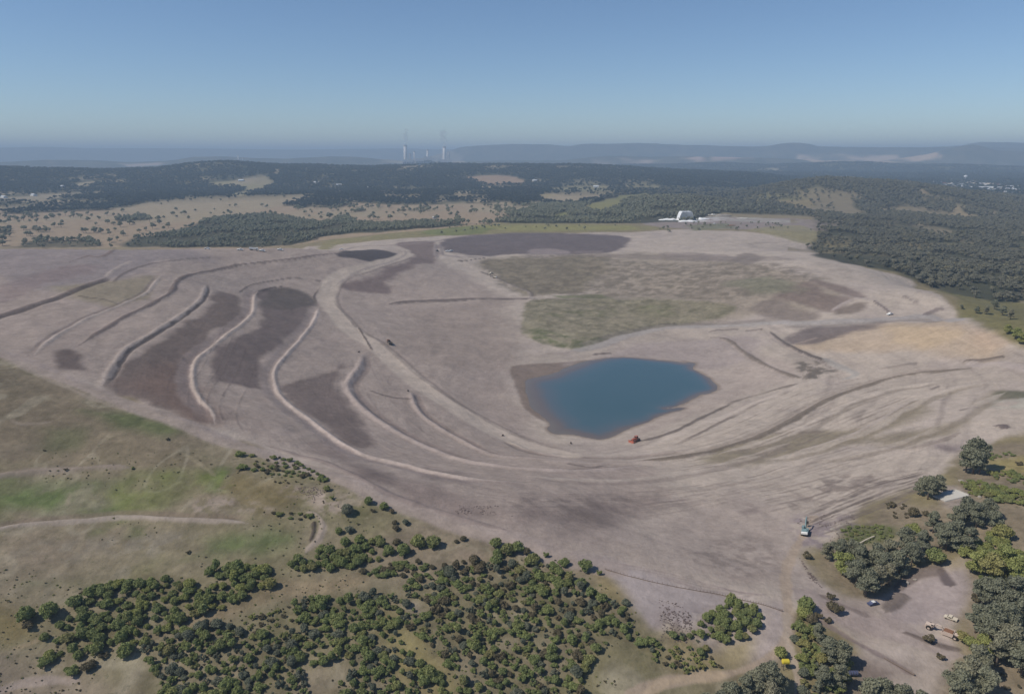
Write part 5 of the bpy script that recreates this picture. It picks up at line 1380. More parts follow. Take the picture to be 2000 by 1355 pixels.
# ---------------------------------------------------------------- gum trees near the pit (individual)
GUMS = [ # x, y (foot), height m, variant, label
 (1899,925,15,0,'tallest dark gum tree standing at the right edge above the slab'),
 (1886,922,10,1,'smaller gum leaning against the tallest tree at the right edge'),
 (1912,926,10,3,'gum on the right flank of the tallest tree at the right edge'),
 (1812,975,9.5,2,'spreading gum tree left of the concrete slab'),
 (1828,968,8.5,0,'gum with dense head touching the concrete slab'),
 (1796,967,7,1,'lower gum at the left of the slab-side group'),
 (1880,1022,10,0,'gum tree standing right below the concrete slab'),
 (1866,1035,9,3,'gum on the left of the group below the slab'),
 (1905,1030,9,1,'grey gum right of the group below the slab'),
 (1925,1015,8,2,'brownish gum on the slope right of the slab'),
 (1940,1040,8,1,'slim gum on the slope above the large green shrub'),
 (1822,1040,8,3,'slender grey gum above the broad grey gum'),
 (1848,1075,10,2,'broad grey gum in the middle of the right group'),
 (1868,1068,9.5,0,'dense grey gum right of the broad grey one'),
 (1835,1068,8,1,'gum on the left shoulder of the broad grey gum'),
 (1890,1078,8.5,1,'gum between the broad grey gum and the green bank'),
 (1766,1075,8.5,0,'gum standing by the rough strip, left of the head of the clearing'),
 (1800,1085,9,3,'gum left of the bushy shrub at the head of the clearing'),
 (1780,1105,8.5,2,'gum at the upper right corner of the big gum clump'),
 (1755,1125,9,0,'dark gum overhanging the edge of the clearing'),
 (1740,1105,9,1,'gum in the right half of the big gum clump'),
 (1725,1130,9,2,'gum in the middle of the big gum clump, clearing side'),
 (1705,1112,9.5,0,'gum in the middle of the big gum clump'),
 (1680,1115,9,3,'gum in the left half of the big gum clump'),
 (1660,1100,8.5,1,'gum near the upper left of the big gum clump'),
 (1640,1095,8,2,'leftmost full gum of the big gum clump'),
 (1615,1092,6,0,'small green gum at the left tip of the big gum clump'),
 (1650,1125,8,4,'olive-headed gum low in the big gum clump'),
 (1670,1145,9,2,'gum at the lower left of the big gum clump'),
 (1690,1165,9.5,0,'lowest gum of the big gum clump, above the blue wreck'),
 (1710,1155,9,1,'gum beside the lowest one of the big gum clump'),
 (1735,1145,8,3,'gum on the lower right edge of the big gum clump'),
 (1912,1120,8,4,'bright green gum at the top of the right bank'),
 (1935,1135,9,5,'bushy green gum on the right bank'),
 (1960,1120,9,4,'green gum on the right bank near the frame edge'),
 (1985,1140,9,5,'green gum at the right frame edge beside the clearing'),
 (1918,1180,9,0,'grey gum on the right bank level with the clearing'),
 (1945,1190,10,2,'wide grey gum right of the clearing'),
 (1975,1195,11,1,'tall grey gum by the right frame edge'),
 (1905,1235,9,3,'gum overhanging the machines in the clearing'),
 (1930,1250,11,0,'big gum right of the old scraper'),
 (1960,1245,11,2,'spreading gum behind the big gum right of the scraper'),
 (1990,1240,11,1,'tall gum at the right edge level with the scraper'),
 (1945,1300,10,1,'gum in the lower right group'),
 (1975,1290,11,0,'tall gum in the lower right group by the frame edge'),
 (1995,1320,10,2,'gum cut by the frame edge at the lower right'),
 (1918,1290,7,4,'small green gum below the big gum right of the scraper'),
 (1885,1345,10,0,'gum in the corner group, left one'),
 (1905,1325,10,3,'gum in the corner group, rear one'),
 (1870,1375,10,2,'gum in the corner group cut by the lower edge'),
 (1915,1370,10,1,'gum in the lower right corner cut by the lower edge'),
 (1700,1395,10,0,'gum cut by the lower edge below the pole'),
 (1720,1385,9,2,'gum beside the one below the pole, cut by the edge'),
 (1755,1400,9,1,'low grey gum at the lower edge right of the pole-side pair'),
 (1790,1400,8,3,'gum crown just above the lower edge near the corner'),
 (1430,1385,8,0,'gum at the lower edge left of the yellow tank, first'),
 (1455,1375,8,1,'gum at the lower edge left of the yellow tank, second'),
 (1480,1362,8.5,2,'gum at the lower edge below the yellow tank'),
 (1505,1350,9,0,'gum under the yellow tank beside the narrow track'),
 (1519,1362,7,3,'gum touching the narrow track at the lower edge'),
 (1405,1395,7,1,'small gum left of the yellow tank group'),
 (1375,1400,7,2,'low gum at the lower edge below the curved track'),
 (1500,1385,8,1,'gum in front of the yellow tank group, cut by the edge'),
 (1620,1290,7,2,'grey gum in the right half of the fork-side belt'),
 (1640,1300,7.5,0,'grey gum at the right edge of the fork-side belt'),
 (1605,1345,7,3,'pale grey gum low in the fork-side belt'),
 (1635,1345,7,1,'gum at the lower right of the fork-side belt'),
 (1597,1255,6,3,'small grey gum high in the fork-side belt'),
 (1907,612,6,0,'low tree on the green terrace, first from the left'),
 (1926,614,7,1,'tree on the green terrace, second from the left'),
 (1942,604,8,2,'tree by the forest edge above the green terrace'),
 (1958,616,8,0,'tree at the middle of the green terrace'),
 (1973,624,7,3,'tree on the green terrace right of the middle one'),
 (1968,652,6,4,'bushy tree low on the green terrace beside the rim'),
 (1984,662,7,5,'bushy tree at the lower edge of the green terrace'),
 (1998,672,7,4,'bushy tree where the terrace meets the right frame edge'),
 (1878,604,4,1,'small bush-like tree at the left end of the green terrace'),

]
def gum(px, py, h, vi, lab, grp):
    x, y, z = at(px, py)
    if vi >= 4: c, t = GV2[vi - 4]; s = h / 8.8
    else: c, t = GV[vi]; s = h / 11.0
    put('gum_tree', c, t, x, y, s, lab, 'gum tree', grp)
for px, py, h, vi, lab in GUMS:
    gum(px, py, h, vi, lab, 'gum trees around the clearing at the right')
# ---------------------------------------------------------------- trees of the plain, the creek wood and the hills
# candidates for whole forests: cells of the ground fan, thinned to a spacing that grows with distance
FT_obj = []
dist = R
Fg = F.reshape(Z.shape)
r_ = np.random.default_rng(5)
tr = []
def wood_candidates(rlo, rhi, spacing, thr=0.5, jit=1.0, amin=-0.72, amax=0.72):
    r = rlo
    out = []
    while r < rhi:
        sp = spacing(r)
        aa = np.arange(amin, amax, sp / r)
        n = len(aa)
        a = aa + r_.uniform(-.5, .5, n) * sp / r * jit
        rad = r + r_.uniform(-.5, .5, n) * sp * jit
        i = np.clip(np.searchsorted(R, rad) - 1, 0, NR - 2); j = np.clip(np.searchsorted(AZ, a) - 1, 0, NA - 2)
        f = Fg[i, j]
        x = rad * np.sin(a); y = rad * np.cos(a)
        gap = np.clip(0.62 + 1.7 * fbm(x, y, 60, 3, 321), 0.04, 1) if r < 1500 else np.clip(.85 + .9 * fbm(x, y, 90, 3, 322), .2, 1)
        ok = r_.uniform(0, 1, n) < np.clip((f - .08) * 1.15, 0, 1) * gap
        tz = (rad - R[i]) / (R[i + 1] - R[i]); ta = (a - AZ[j]) / (AZ[j + 1] - AZ[j])
        z = (Z[i, j] * (1 - ta) + Z[i, j + 1] * ta) * (1 - tz) + (Z[i + 1, j] * (1 - ta) + Z[i + 1, j + 1] * ta) * tz
        out.append(np.stack([x, y, z, rad, np.full(n, sp)], 1)[ok])
        r += sp * .9
    return np.concatenate(out)
Tn = wood_candidates(420, 1800, lambda r: max(6.2, r * 0.0044))
Tf = wood_candidates(1800, 7000, lambda r: max(8.5, r * 0.0043))
print('forest trees', len(Tn), len(Tf))
# open paddock trees: scattered with noise driven density
def paddock(P, n, seed, clump=1.0):
    W = np.array(poly_world(P)); r = np.random.default_rng(seed); x0, y0 = W.min(0); x1, y1 = W.max(0)
    out = []
    while len(out) < n:
        # favour near ground a little so that the picture is evenly sprinkled
        x = r.uniform(x0, x1, 400); y = r.uniform(y0, y1, 400)
        ok = inside(x, y, W.tolist()) & (r.uniform(-.6, 1.2, 400) < clump * fbm(x, y, 160, 3, seed + 5))
        for q in np.where(ok)[0]:
            out.append((x[q], y[q]))
    return out[:n]
PD = []
for P, n, cl, wh in [
 (PX(-60,486, -60,425, 250,412, 330,412, 330,450, 250,470, 240,486), 130, 1.0, 'on the dry paddock at the far left'),
 (PX(330,412, 460,400, 560,395, 560,420, 500,425, 420,440, 350,470, 330,450), 26, .8, 'on the dry paddock above the creek wood'),
 (PX(560,395, 760,402, 900,402, 900,440, 800,440, 700,442, 600,424), 90, 1.0, 'on the paddock right of the creek wood'),
 (PX(880,402, 1010,400, 1010,425, 960,440, 880,440), 60, 1.3, 'in the open grove before the wooded knoll'),
 (PX(820,442, 960,438, 1000,446, 860,458), 26, 1.0, 'on the green strip behind the pit'),
 (PX(1000,440, 1240,442, 1240,450, 1020,452), 12, .8, 'on the grassy shelf behind the pit'),
 (PX(1270,440, 1560,436, 1590,452, 1430,450, 1290,455), 46, 1.0, 'around the yard beside the white shed'),
 (PX(1350,370, 1480,368, 1590,350, 1590,400, 1560,410, 1400,400), 150, 1.0, 'on the grassy hill beyond the shed'),
 (PX(1060,400, 1150,385, 1180,395, 1140,405), 8, .8, 'on the bald knoll'),
 (PX(0,418, 220,410, 400,396, 560,388, 560,380, 0,395), 30, 1, 'at the edge of the far woods'),
]:
    for (x, y) in paddock(P, n, len(PD) + 7, cl): PD.append((x, y, wh))
# hand-read trees
HT = [(17,2,''),]
def far_tree(name, x, y, s, vi, lab, grp, meshes, cat='tree'):
    o = bpy.data.objects.new(name, meshes[vi]); COL.objects.link(o)
    o.location = (x, y, hxy(x, y) - .1); o.rotation_euler = (0, 0, random.uniform(0, 6.28)); o.scale = (s, s, s * random.uniform(.85, 1.1))
    return tag(o, lab, cat, grp)
allT = []
for (x, y, wh) in PD:
    small = 'shed' in wh or 'behind the pit' in wh
    allT.append([x, y, hxy(x, y), math.hypot(x, y), random.uniform(.75, 1.5) * (0.45 if small else 1), wh])
for x, y, z, r, sp in Tn:
    px, py, dz = pix(x, y, z)
    if px < -30 or px > 2030: continue
    if px > 1560 and r < 1400: wh = 'in the dark forest beyond the right rim'
    elif px > 1560: wh = 'on the wooded hill at the right'
    elif px > 950: wh = 'on the wooded knoll at the back'
    elif px > 620: wh = 'in the tree line behind the pit'
    elif px > 230: wh = 'in the creek wood behind the left dump'
    else: wh = 'in the tree line behind the left dump crest'
    allT.append([x, y, z, r, random.uniform(.7, 1.15) * (0.9 if r < 1000 else sp / 7.6), wh])
# those that can be told apart best become individual trees: paddock trees and the edges of the woods
def lone(t): return 0 if ('paddock' in t[5] or 'grove' in t[5] or 'strip' in t[5] or 'shelf' in t[5] or 'grassy hill' in t[5]) else 1
order = sorted(range(len(allT)), key=lambda i: (allT[i][3] / allT[i][4]) * (1.0 if lone(allT[i]) == 0 else 1.35))
ind = set(order[:232])
SZ = lambda s: 'small' if s < .75 else 'mid-sized' if s < .98 else 'tall'
FORM = ['broad', 'high-crowned', 'compact', 'rounded']
stn, cnt = [], 0
for i, t in enumerate(allT):
    x, y, z, r, s, wh = t
    px, py, dz = pix(x, y, z)
    right = random.random() < float(sstep(1150, 1600, px)) and 'shed' not in wh
    if i in ind and -10 < px < 2010:
        vi = random.randrange(3 if right else 4)
        nm = 'left' if px < 330 else 'right' if px > 1500 else 'centre'
        band = ['far left of the view', 'left part of the view', 'centre-left', 'centre', 'centre-right', 'right part of the view', 'far right of the view'][min(6, int(px / 286))]
        lab = f"{SZ(s)} {FORM[vi]} tree {wh}, {band}"
        if len(lab.split()) > 16: lab = f"{SZ(s)} {FORM[vi]} tree {wh}"
        far_tree('tree', x, y, s, vi, lab, 'trees beyond the pit', FB if right else FT)
        cnt += 1
    else:
        stn.append((x, y, z - .2, s, r_.uniform(0, 6.28), r_.integers(0, 3) + (4 if right else 0), 1.0 if s < 1.2 else 1.2 / s))
print('individual far trees', cnt)
# sources: seven individual trees, one per mesh
src = {}
for o in COL.objects:
    if o.name.startswith('tree') and o.type == 'MESH': src.setdefault(o.data.name, o)
S7 = []
for me in FT + FB:
    if me.name not in src:
        x, y, z = at(100 + 40 * len(S7), 470)
        src[me.name] = far_tree('tree', x, y, .9, (FT + FB).index(me) % 4 if me in FT else (FB.index(me)), 'tall tree just behind the left dump crest', 'trees beyond the pit', FT if me in FT else FB)
    S7.append(src[me.name])
stuff('woodland', stn, S7)
far_pts = []
for x, y, z, r, sp in Tf:
    px = az = math.atan2(x, y)
    far_pts.append((x, y, z - .4, sp / 7.6 * r_.uniform(.75, 1.1), r_.uniform(0, 6.28), r_.integers(0, 3) + (4 if r_.uniform(.08, .32) < az else 0), min(1.0, 9.0 / sp)))
FD = [far_tree_mesh('ridge tree', 110 + q, M['hill'], (9, 8, 10)[q], (1.1, 1.2, 1)[q]) for q in range(3)]
SD = []
for q, (px, py, lab) in enumerate([(640, 372, 'dark tree by the valley farmhouses, centre-left distance'), (430, 382, 'dark tree below the bare hillside clearing'), (1020, 372, 'dark tree in the far woods right of the paddocks')]):
    x, y, z = at(px, py); SD.append(far_tree('tree', x, y, 1.2, q, lab, 'trees beyond the pit', FD))
near_f = [q for q in far_pts if math.hypot(q[0], q[1]) < 2600 and q[5] >= 4]
far_f = [q for q in far_pts if not (math.hypot(q[0], q[1]) < 2600 and q[5] >= 4)]
stuff('forest', [(q[0], q[1], q[2], q[3], q[4], int(q[5]) % 3, q[6]) for q in far_f], SD)
stuff('hill_forest', near_f, S7)
# ---------------------------------------------------------------- machines
PI = math.pi
def heading(p, q):
    """direction on the ground from spot p to spot q of the photograph"""
    a = at(*p); b = at(*q)
    return math.atan2(b[1] - a[1], b[0] - a[0])

def wheel(parent, x, y, r, w_, rimc='steel'):
    mb = MB(); mb.tube([(x, y - w_ / 2, r), (x, y - w_ * .4, r), (x, y + w_ * .4, r), (x, y + w_ / 2, r)], [r * .9, r, r, r * .9], 18)
    t = mb.part('wheel', M['tyre'], parent, False)
    mb = MB(); mb.tube([(x, y - w_ / 2 - .02, r), (x, y + w_ / 2 + .02, r)], r * .5, 12); mb.part('rim', M[rimc], t)
    return t

def track(parent, y, L, h, w_):
    mb = MB(); n = 8; prof = []
    for k in range(n + 1):
        a = PI / 2 + PI * k / n; prof.append((-L / 2 + h / 2 + math.cos(a) * h / 2, h / 2 + math.sin(a) * h / 2))
    for k in range(n + 1):
        a = -PI / 2 + PI * k / n; prof.append((L / 2 - h / 2 + math.cos(a) * h / 2, h / 2 + math.sin(a) * h / 2))
    mb.prism(prof, y - w_ / 2, y + w_ / 2)
    for k in range(int(L / .35)):      # grouser bars
        mb.box((-L / 2 + .3 + k * .35, y, h + .02), (.08, w_, .06)); mb.box((-L / 2 + .3 + k * .35, y, .0), (.08, w_, .06))
    return mb.part('crawler_track', M['steel'], parent)

def excavator(px, py, rz, label, paint='teal', s=1.0):
    x, y, z = at(px, py)
    t = thing('excavator', (x, y, z), rz, label, 'excavator', None, s)
    for sg in (-1, 1): track(t, sg * 1.25, 4.4, .95, .6)
    mb = MB(); mb.box((0, 0, .75), (1.9, 2.0, .4)); mb.tube([(0, 0, .8), (0, 0, 1.15)], .65, 16); mb.part('undercarriage', M['steel'], t)
    mb = MB(); mb.box((-.6, 0, 1.65), (3.9, 2.7, .95), bevel=.12); mb.box((-1.2, .1, 2.25), (2.0, 1.9, .35), bevel=.08); mb.tube([(-.9, -.6, 2.3), (-.9, -.6, 2.95)], .08, 8)
    mb.part('engine_housing', M[paint], t)
    mb = MB(); mb.box((-2.65, 0, 1.65), (.75, 2.6, 1.15), bevel=.25); mb.part('counterweight', M['white'], t)
    mb = MB(); mb.box((.75, .8, 2.35), (1.5, 1.0, 1.6), bevel=.12); c = mb.part('cab', M[paint], t)
    mb = MB(); mb.box((.75, 1.31, 2.5), (1.15, .03, 1.0)); mb.box((1.51, .8, 2.45), (.03, .8, 1.1)); mb.box((.75, .29, 2.5), (1.15, .03, .9)); mb.part('window', M['glass'], c)
    def beam(P, w0, w1, wd, name, m):
        mb = MB()
        for i in range(len(P) - 1):
            a = Vector((P[i][0], 0, P[i][1])); b = Vector((P[i + 1][0], 0, P[i + 1][1]))
            d = (b - a); L = d.length; ang = -math.atan2(d.z, d.x)
            mb.box((a + b) / 2, (L + .2, wd, w0 + (w1 - w0) * i / max(len(P) - 2, 1)), ry=ang, bevel=.04)
        return mb.part(name, m, t)
    beam([(.9, 1.7), (2.6, 4.4), (5.2, 5.0)], .55, .45, .42, 'boom', M[paint])
    beam([(4.9, 5.2), (6.6, 2.4)], .38, .34, .34, 'stick', M[paint])
    mb = MB(); mb.prism([(6.3, 2.4), (7.0, 2.3), (7.2, 1.5), (6.6, .9), (5.9, 1.1), (6.3, 1.5)], -.55, .55); mb.part('bucket', M['steel'], t)
    mb = MB(); mb.tube([(1.3, .25, 1.8), (2.9, .25, 3.9)], .09, 8); mb.tube([(1.3, -.25, 1.8), (2.9, -.25, 3.9)], .09, 8); mb.part('hydraulic_ram', M['steel'], t)
    lean(t, x, y); return t

def bulldozer(px, py, rz, label, paint='red', s=1.0):
    x, y, z = at(px, py)
    t = thing('bulldozer', (x, y, z), rz, label, 'bulldozer', None, s)
    for sg in (-1, 1): track(t, sg * 1.25, 4.6, 1.15, .6)
    mb = MB(); mb.box((.9, 0, 1.6), (2.4, 1.3, 1.0), bevel=.1); mb.tube([(1.3, .3, 2.0), (1.3, .3, 2.9)], .08, 8); mb.box((-.2, 0, 1.1), (3.8, 1.9, .5), bevel=.05); mb.part('hood', M[paint], t)
    mb = MB(); mb.box((-.9, 0, 2.3), (1.5, 1.7, 1.5), bevel=.1); c = mb.part('cab', M[paint], t)
    mb = MB(); mb.box((-.9, .86, 2.5), (1.2, .03, .8)); mb.box((-.9, -.86, 2.5), (1.2, .03, .8)); mb.box((-.14, 0, 2.5), (.03, 1.4, .8)); mb.part('window', M['glass'], c)
    mb = MB(); mb.prism([(3.1, .15), (3.45, .1), (3.2, .7), (3.3, 1.4), (3.15, 1.45), (3.0, .75)], -2.0, 2.0); mb.part('blade', M[paint], t)
    mb = MB(); mb.box((2.2, 1.75, .6), (2.4, .18, .3)); mb.box((2.2, -1.75, .6), (2.4, .18, .3)); mb.part('push_arm', M[paint], t)
    mb = MB(); mb.box((-2.6, 0, 1.0), (.6, 1.6, .5)); mb.box((-3.0, .6, .6), (.25, .15, 1.2)); mb.box((-3.0, -.6, .6), (.25, .15, 1.2)); mb.box((-3.0, 0, .6), (.25, .15, 1.2)); mb.part('ripper', M['steel'], t)
    lean(t, x, y); return t

def ute(px, py, rz, label, paint='white', s=1.0, kind='ute'):
    x, y, z = at(px, py)
    t = thing('utility_vehicle', (x, y, z), rz, label, 'ute', 'light vehicles parked about the pit', s)
    mb = MB(); mb.prism([(-2.6, .55), (2.5, .55), (2.6, .95), (1.5, 1.15), (.7, 1.8), (-.6, 1.85), (-.75, 1.2), (-2.6, 1.15)], -.92, .92); mb.part('body', M[paint], t)
    mb = MB(); mb.box((.05, .93, 1.45), (1.1, .02, .4)); mb.box((.05, -.93, 1.45), (1.1, .02, .4)); mb.box((1.12, 0, 1.48), (.03, 1.6, .45), ry=-.85); mb.part('window', M['glass'], t)
    for sx in (-1.6, 1.65):
        for sy in (-.8, .8): wheel(t, sx, sy, .4, .26)
    lean(t, x, y); return t

def tip_truck(px, py, rz, label, paint='white', tray='white', s=1.0, group=None):
    x, y, z = at(px, py)
    t = thing('tip_truck', (x, y, z), rz, label, 'truck', group, s)
    mb = MB(); mb.box((-.8, 0, .95), (7.2, .9, .3)); mb.part('chassis', M['steel'], t)
    mb = MB(); mb.box((2.9, 0, 1.9), (1.7, 2.3, 1.9), bevel=.15); c = mb.part('cab', M[paint], t)
    mb = MB(); mb.box((3.76, 0, 2.2), (.03, 2.0, .8)); mb.box((2.9, 1.16, 2.25), (1.0, .03, .7)); mb.box((2.9, -1.16, 2.25), (1.0, .03, .7)); mb.part('windscreen', M['glass'], c)
    mb = MB(); mb.prism([(-4.6, 1.3), (1.7, 1.2), (1.9, 2.6), (-4.8, 2.6)], -1.2, -1.1); mb.prism([(-4.6, 1.3), (1.7, 1.2), (1.9, 2.6), (-4.8, 2.6)], 1.1, 1.2)
    mb.box((-1.4, 0, 1.27), (6.2, 2.2, .12)); mb.box((1.8, 0, 1.95), (.1, 2.2, 1.3)); mb.part('tipper_tray', M[tray], t)
    for sx in (-3.2, -1.9, 2.7):
        for sy in (-1.0, 1.0): wheel(t, sx, sy, .55, .4)
    lean(t, x, y); return t

def scraper(px, py, rz, label, s=1.0):
    x, y, z = at(px, py)
    t = thing('motor_scraper', (x, y, z), rz, label, 'scraper', None, s)
    P = 'orange'
    mb = MB(); mb.box((4.3, 0, 1.75), (2.7, 1.9, 1.1), bevel=.12); mb.box((5.5, 0, 1.2), (.5, 2.2, .7)); mb.part('tractor_hood', M[P], t)
    mb = MB(); mb.box((2.9, .55, 2.6), (1.2, 1.1, 1.3), bevel=.1); c = mb.part('cab', M[P], t)
    mb = MB(); mb.box((2.9, 1.11, 2.75), (.9, .03, .7)); mb.box((3.52, .55, 2.75), (.03, .8, .7)); mb.part('window', M['glass'], c)
    mb = MB()
    for a, b in (((2.2, 1.9), (1.4, 3.3)), ((1.4, 3.3), (-.2, 3.1)), ((-.2, 3.1), (-1.1, 1.9))):
        A_ = Vector((a[0], 0, a[1])); B_ = Vector((b[0], 0, b[1])); d = B_ - A_
        mb.box((A_ + B_) / 2, (d.length + .3, .6, .5), ry=-math.atan2(d.z, d.x), bevel=.05)
    mb.part('gooseneck', M[P], t)
    mb = MB()
    for sy in (-1.6, 1.5): mb.prism([(-1.0, .7), (-5.0, .9), (-5.2, 2.7), (-1.6, 2.6), (-.6, 1.6)], sy, sy + .12)
    mb.box((-3.1, 0, .85), (4.1, 3.0, .15)); mb.box((-5.1, 0, 1.8), (.15, 3.0, 1.8)); mb.box((-.9, 0, 1.3), (.15, 3.0, 1.0), ry=.3); mb.part('bowl', M[P], t)
    mb = MB(); mb.box((-6.2, 0, 1.9), (1.9, 1.5, .9), bevel=.1); mb.tube([(-6.2, .3, 2.3), (-6.2, .3, 3.0)], .09, 8); mb.part('rear_engine', M[P], t)
    mb = MB(); mb.box((-3.1, 0, 2.0), (3.4, 2.6, .9), bevel=.3); mb.part('earth_load', M['rust'], t)
    for sx, r in ((4.1, 1.0), (-5.9, 1.0)):
        for sy in (-1.35, 1.35): wheel(t, sx, sy, r, .75, 'orange')
    lean(t, x, y, 8); return t

excavator(1573, 1042, heading((1570, 1045), (1578, 1015)), 'teal excavator with raised boom working on the bare flat', 'teal', .78)
bulldozer(1241, 862, heading((1252, 857), (1225, 866)), 'red bulldozer pushing along the bank in front of the pond', 'red', .9)
scraper(1836, 1234, heading((1858, 1242), (1812, 1224)), 'faded orange motor scraper parked in the lower right clearing', .60)
ute(1857, 1209, heading((1866, 1212), (1846, 1205)), 'dusty pale ute parked behind the old scraper', 'cream', .6)
tip_truck(760, 671, heading((770, 676), (752, 662)), 'dark brown haul truck on the edge of the haul road', 'rust', 'steel', .75)
UT = [(874,492,.1,'white ute, left one of two below the dark back bench','white'),(881,491,.3,'white ute, right one of two below the dark back bench','white'),
 (405,487,.1,'white ute on the crest of the left dump','white'),(469,489,.4,'white ute on the crest track, left of the long white truck','white'),
 (512,491,.2,'white ute on the crest track, right of the long white truck','white'),(547,489,.1,'pale ute on the crest track midway along','white'),
 (667,488,.2,'white ute where the crest track meets the haul road','white'),(1738,615,.4,'white ute beside the access road at the right bench','white'),
 (854,491,1.5,'dark ute on the short ramp left of the two white utes','steel'),(1396,438,0,'white van-like ute right of the white shed','white'),(959,535,.7,'pale ute near the little excavator on the back slope','cream')]
for px, py, rz, lab, pt in UT: ute(px, py, rz, lab, pt, 1.05 if py < 500 else 1.0)
tip_truck(496, 489, .1, 'long white truck on the crest track of the left dump', 'white', 'white', .95)
excavator(966, 543, 2.6, 'small pale excavator at the bend of the back slope bank', 'cream', .75)

def pump(px, py, label, s=1.0):
    x, y, z = at(px, py)
    t = thing('water_pump', (x, y, z), random.uniform(0, 3), label, 'pump', 'trailer pumps at the bank ends', s)
    mb = MB(); mb.box((0, 0, 1.1), (2.2, 1.3, 1.1), bevel=.1); mb.tube([(.5, 0, 1.6), (.5, 0, 2.2)], .07, 8); mb.part('engine_box', M['steel'], t)
    mb = MB(); mb.box((0, 0, .5), (2.6, 1.2, .15)); mb.box((1.8, 0, .5), (1.4, .12, .12)); mb.part('trailer_frame', M['rust'], t)
    for sy in (-.75, .75): wheel(t, 0, sy, .4, .25)
    mb = MB(); mb.tube([(-1.2, 0, .9), (-2.0, .2, .6), (-3.4, .4, .15)], .16, 8); mb.part('hose', M['tyre'], t)
for q in [(1115, 866, 'dark trailer pump at the near tip of the pond'), (701, 688, 'dark trailer pump at the upper end of the inner bank'), (797, 764, 'dark trailer pump at the head of the short inner bank'), (982, 851, 'dark trailer pump at the head of the innermost bank')]:
    pump(*q, s=.45)

# ---------------------------------------------------------------- small things on the ground
x, y, z = at(1857, 969)
t = thing('concrete_slab', (x, y, z), .1, 'pale concrete slab with low kerbs beside the spreading gum tree', 'slab')
mb = MB(); mb.box((0, 0, .2), (8.5, 6.5, .5), bevel=.05); mb.part('slab', M['conc'], t)
mb = MB(); mb.box((0, 3.15, .55), (8.4, .2, .2)); mb.box((4.15, 0, .55), (.2, 6.0, .2)); mb.part('kerb', M['conc'], t); lean(t, x, y)
a = at(1678, 1064); b = at(1707, 1050)
mb = MB(); mb.tube([(a[0], a[1], a[2] + .6), ((a[0] + b[0]) / 2, (a[1] + b[1]) / 2, (a[2] + b[2]) / 2 + .75), (b[0], b[1], b[2] + .6)], .22, 10)
tag(mb.part('pipe', M['cream']), 'long pale yellow pipe lying on the green rough patch', 'pipe')
a = at(1726, 1285); b = at(1786, 1319)
mb = MB(); mb.tube([(a[0], a[1], a[2] + .15), ((a[0] * .5 + b[0] * .5), (a[1] + b[1]) / 2, (a[2] + b[2]) / 2 + .25), (b[0], b[1], b[2] + .3)], [.12, .17, .24], 9)
tag(mb.part('timber_pole', M['timber']), 'long dark timber pole lying on the bare lower right ground', 'pole')
x, y, z = at(1705, 1180)
t = thing('car_wreck', (x, y, z), .3, 'blue and white stripped car wreck below the gum clump', 'car wreck', None, .72)
mb = MB(); mb.prism([(-2.1, .25), (2.1, .25), (2.15, .7), (1.2, .85), (.7, 1.25), (-.8, 1.3), (-1.3, .85), (-2.15, .8)], -.85, .85); mb.part('body', M['blue'], t)
mb = MB(); mb.box((0, 0, 1.31), (1.3, 1.3, .05)); mb.part('roof', M['white'], t)
mb = MB(); mb.box((-.05, .86, 1.03), (1.4, .02, .3)); mb.box((-.05, -.86, 1.03), (1.4, .02, .3)); mb.part('window', M['glass'], t); lean(t, x, y)
x, y, z = at(1533, 1305)
t = thing('water_tank', (x, y, z), 0, 'small yellow tank on a stand beside the forking track', 'tank')
mb = MB(); mb.tube([(-.9, 0, 2.0), (-.75, 0, 2.0), (.75, 0, 2.0), (.9, 0, 2.0)], [.35, .62, .62, .35], 16); mb.part('tank', M['yellow'], t)
for sx in (-.6, .6):
    for sy in (-.45, .45):
        mb = MB(); mb.box((sx, sy, .75), (.1, .1, 1.5)); mb.part('leg', M['steel'], t)
x, y, z = at(1667, 1318)
t = thing('oil_drum', (x, y, z), 0, 'dark blue drum on its side at the right edge of the fork-side belt', 'drum')
mb = MB(); mb.tube([(-1.0, 0, .6), (1.0, 0, .6)], .6, 16); mb.part('barrel', M['blue'], t)
mb = MB(); [mb.tube([(q, 0, .6), (q + .08, 0, .6)], .64, 16) for q in (-.9, -.35, .3, .82)]; mb.part('hoop', M['steel'], t)

# silt fence along the mauve soil
FP = catmull([np.array(at(*p)[:2]) for p in [(1182,1112),(1240,1128),(1330,1148),(1400,1160),(1450,1172),(1500,1184),(1528,1194)]], 10)
t = thing('silt_fence', (*FP[0], hxy(*FP[0])), 0, 'low dark silt fence along the upper edge of the mauve soil', 'fence')
mb = MB(); O = Vector(t.location)
for i in range(len(FP) - 1):
    a = Vector((*FP[i], hxy(*FP[i]))) - O; b = Vector((*FP[i + 1], hxy(*FP[i + 1]))) - O
    n_ = (b - a).cross(Vector((0, 0, 1))).normalized() * .02
    u_ = Vector((0, 0, .2)); lo = Vector((0, 0, -.1))
    mb.add([a - n_ + lo, b - n_ + lo, b - n_ + u_, a - n_ + u_, a + n_ + lo, b + n_ + lo, b + n_ + u_, a + n_ + u_], [(0, 1, 2, 3), (7, 6, 5, 4), (3, 2, 6, 7)])
mb.part('fabric', M['timber'], t)
pm = MB().box((0, 0, .35), (.08, .08, .6)).mesh('post', M['timber'])
for i in range(0, len(FP), 1):
    p = bpy.data.objects.new('post', pm); COL.objects.link(p); p.parent = t; p.location = Vector((*FP[i], hxy(*FP[i]))) - O

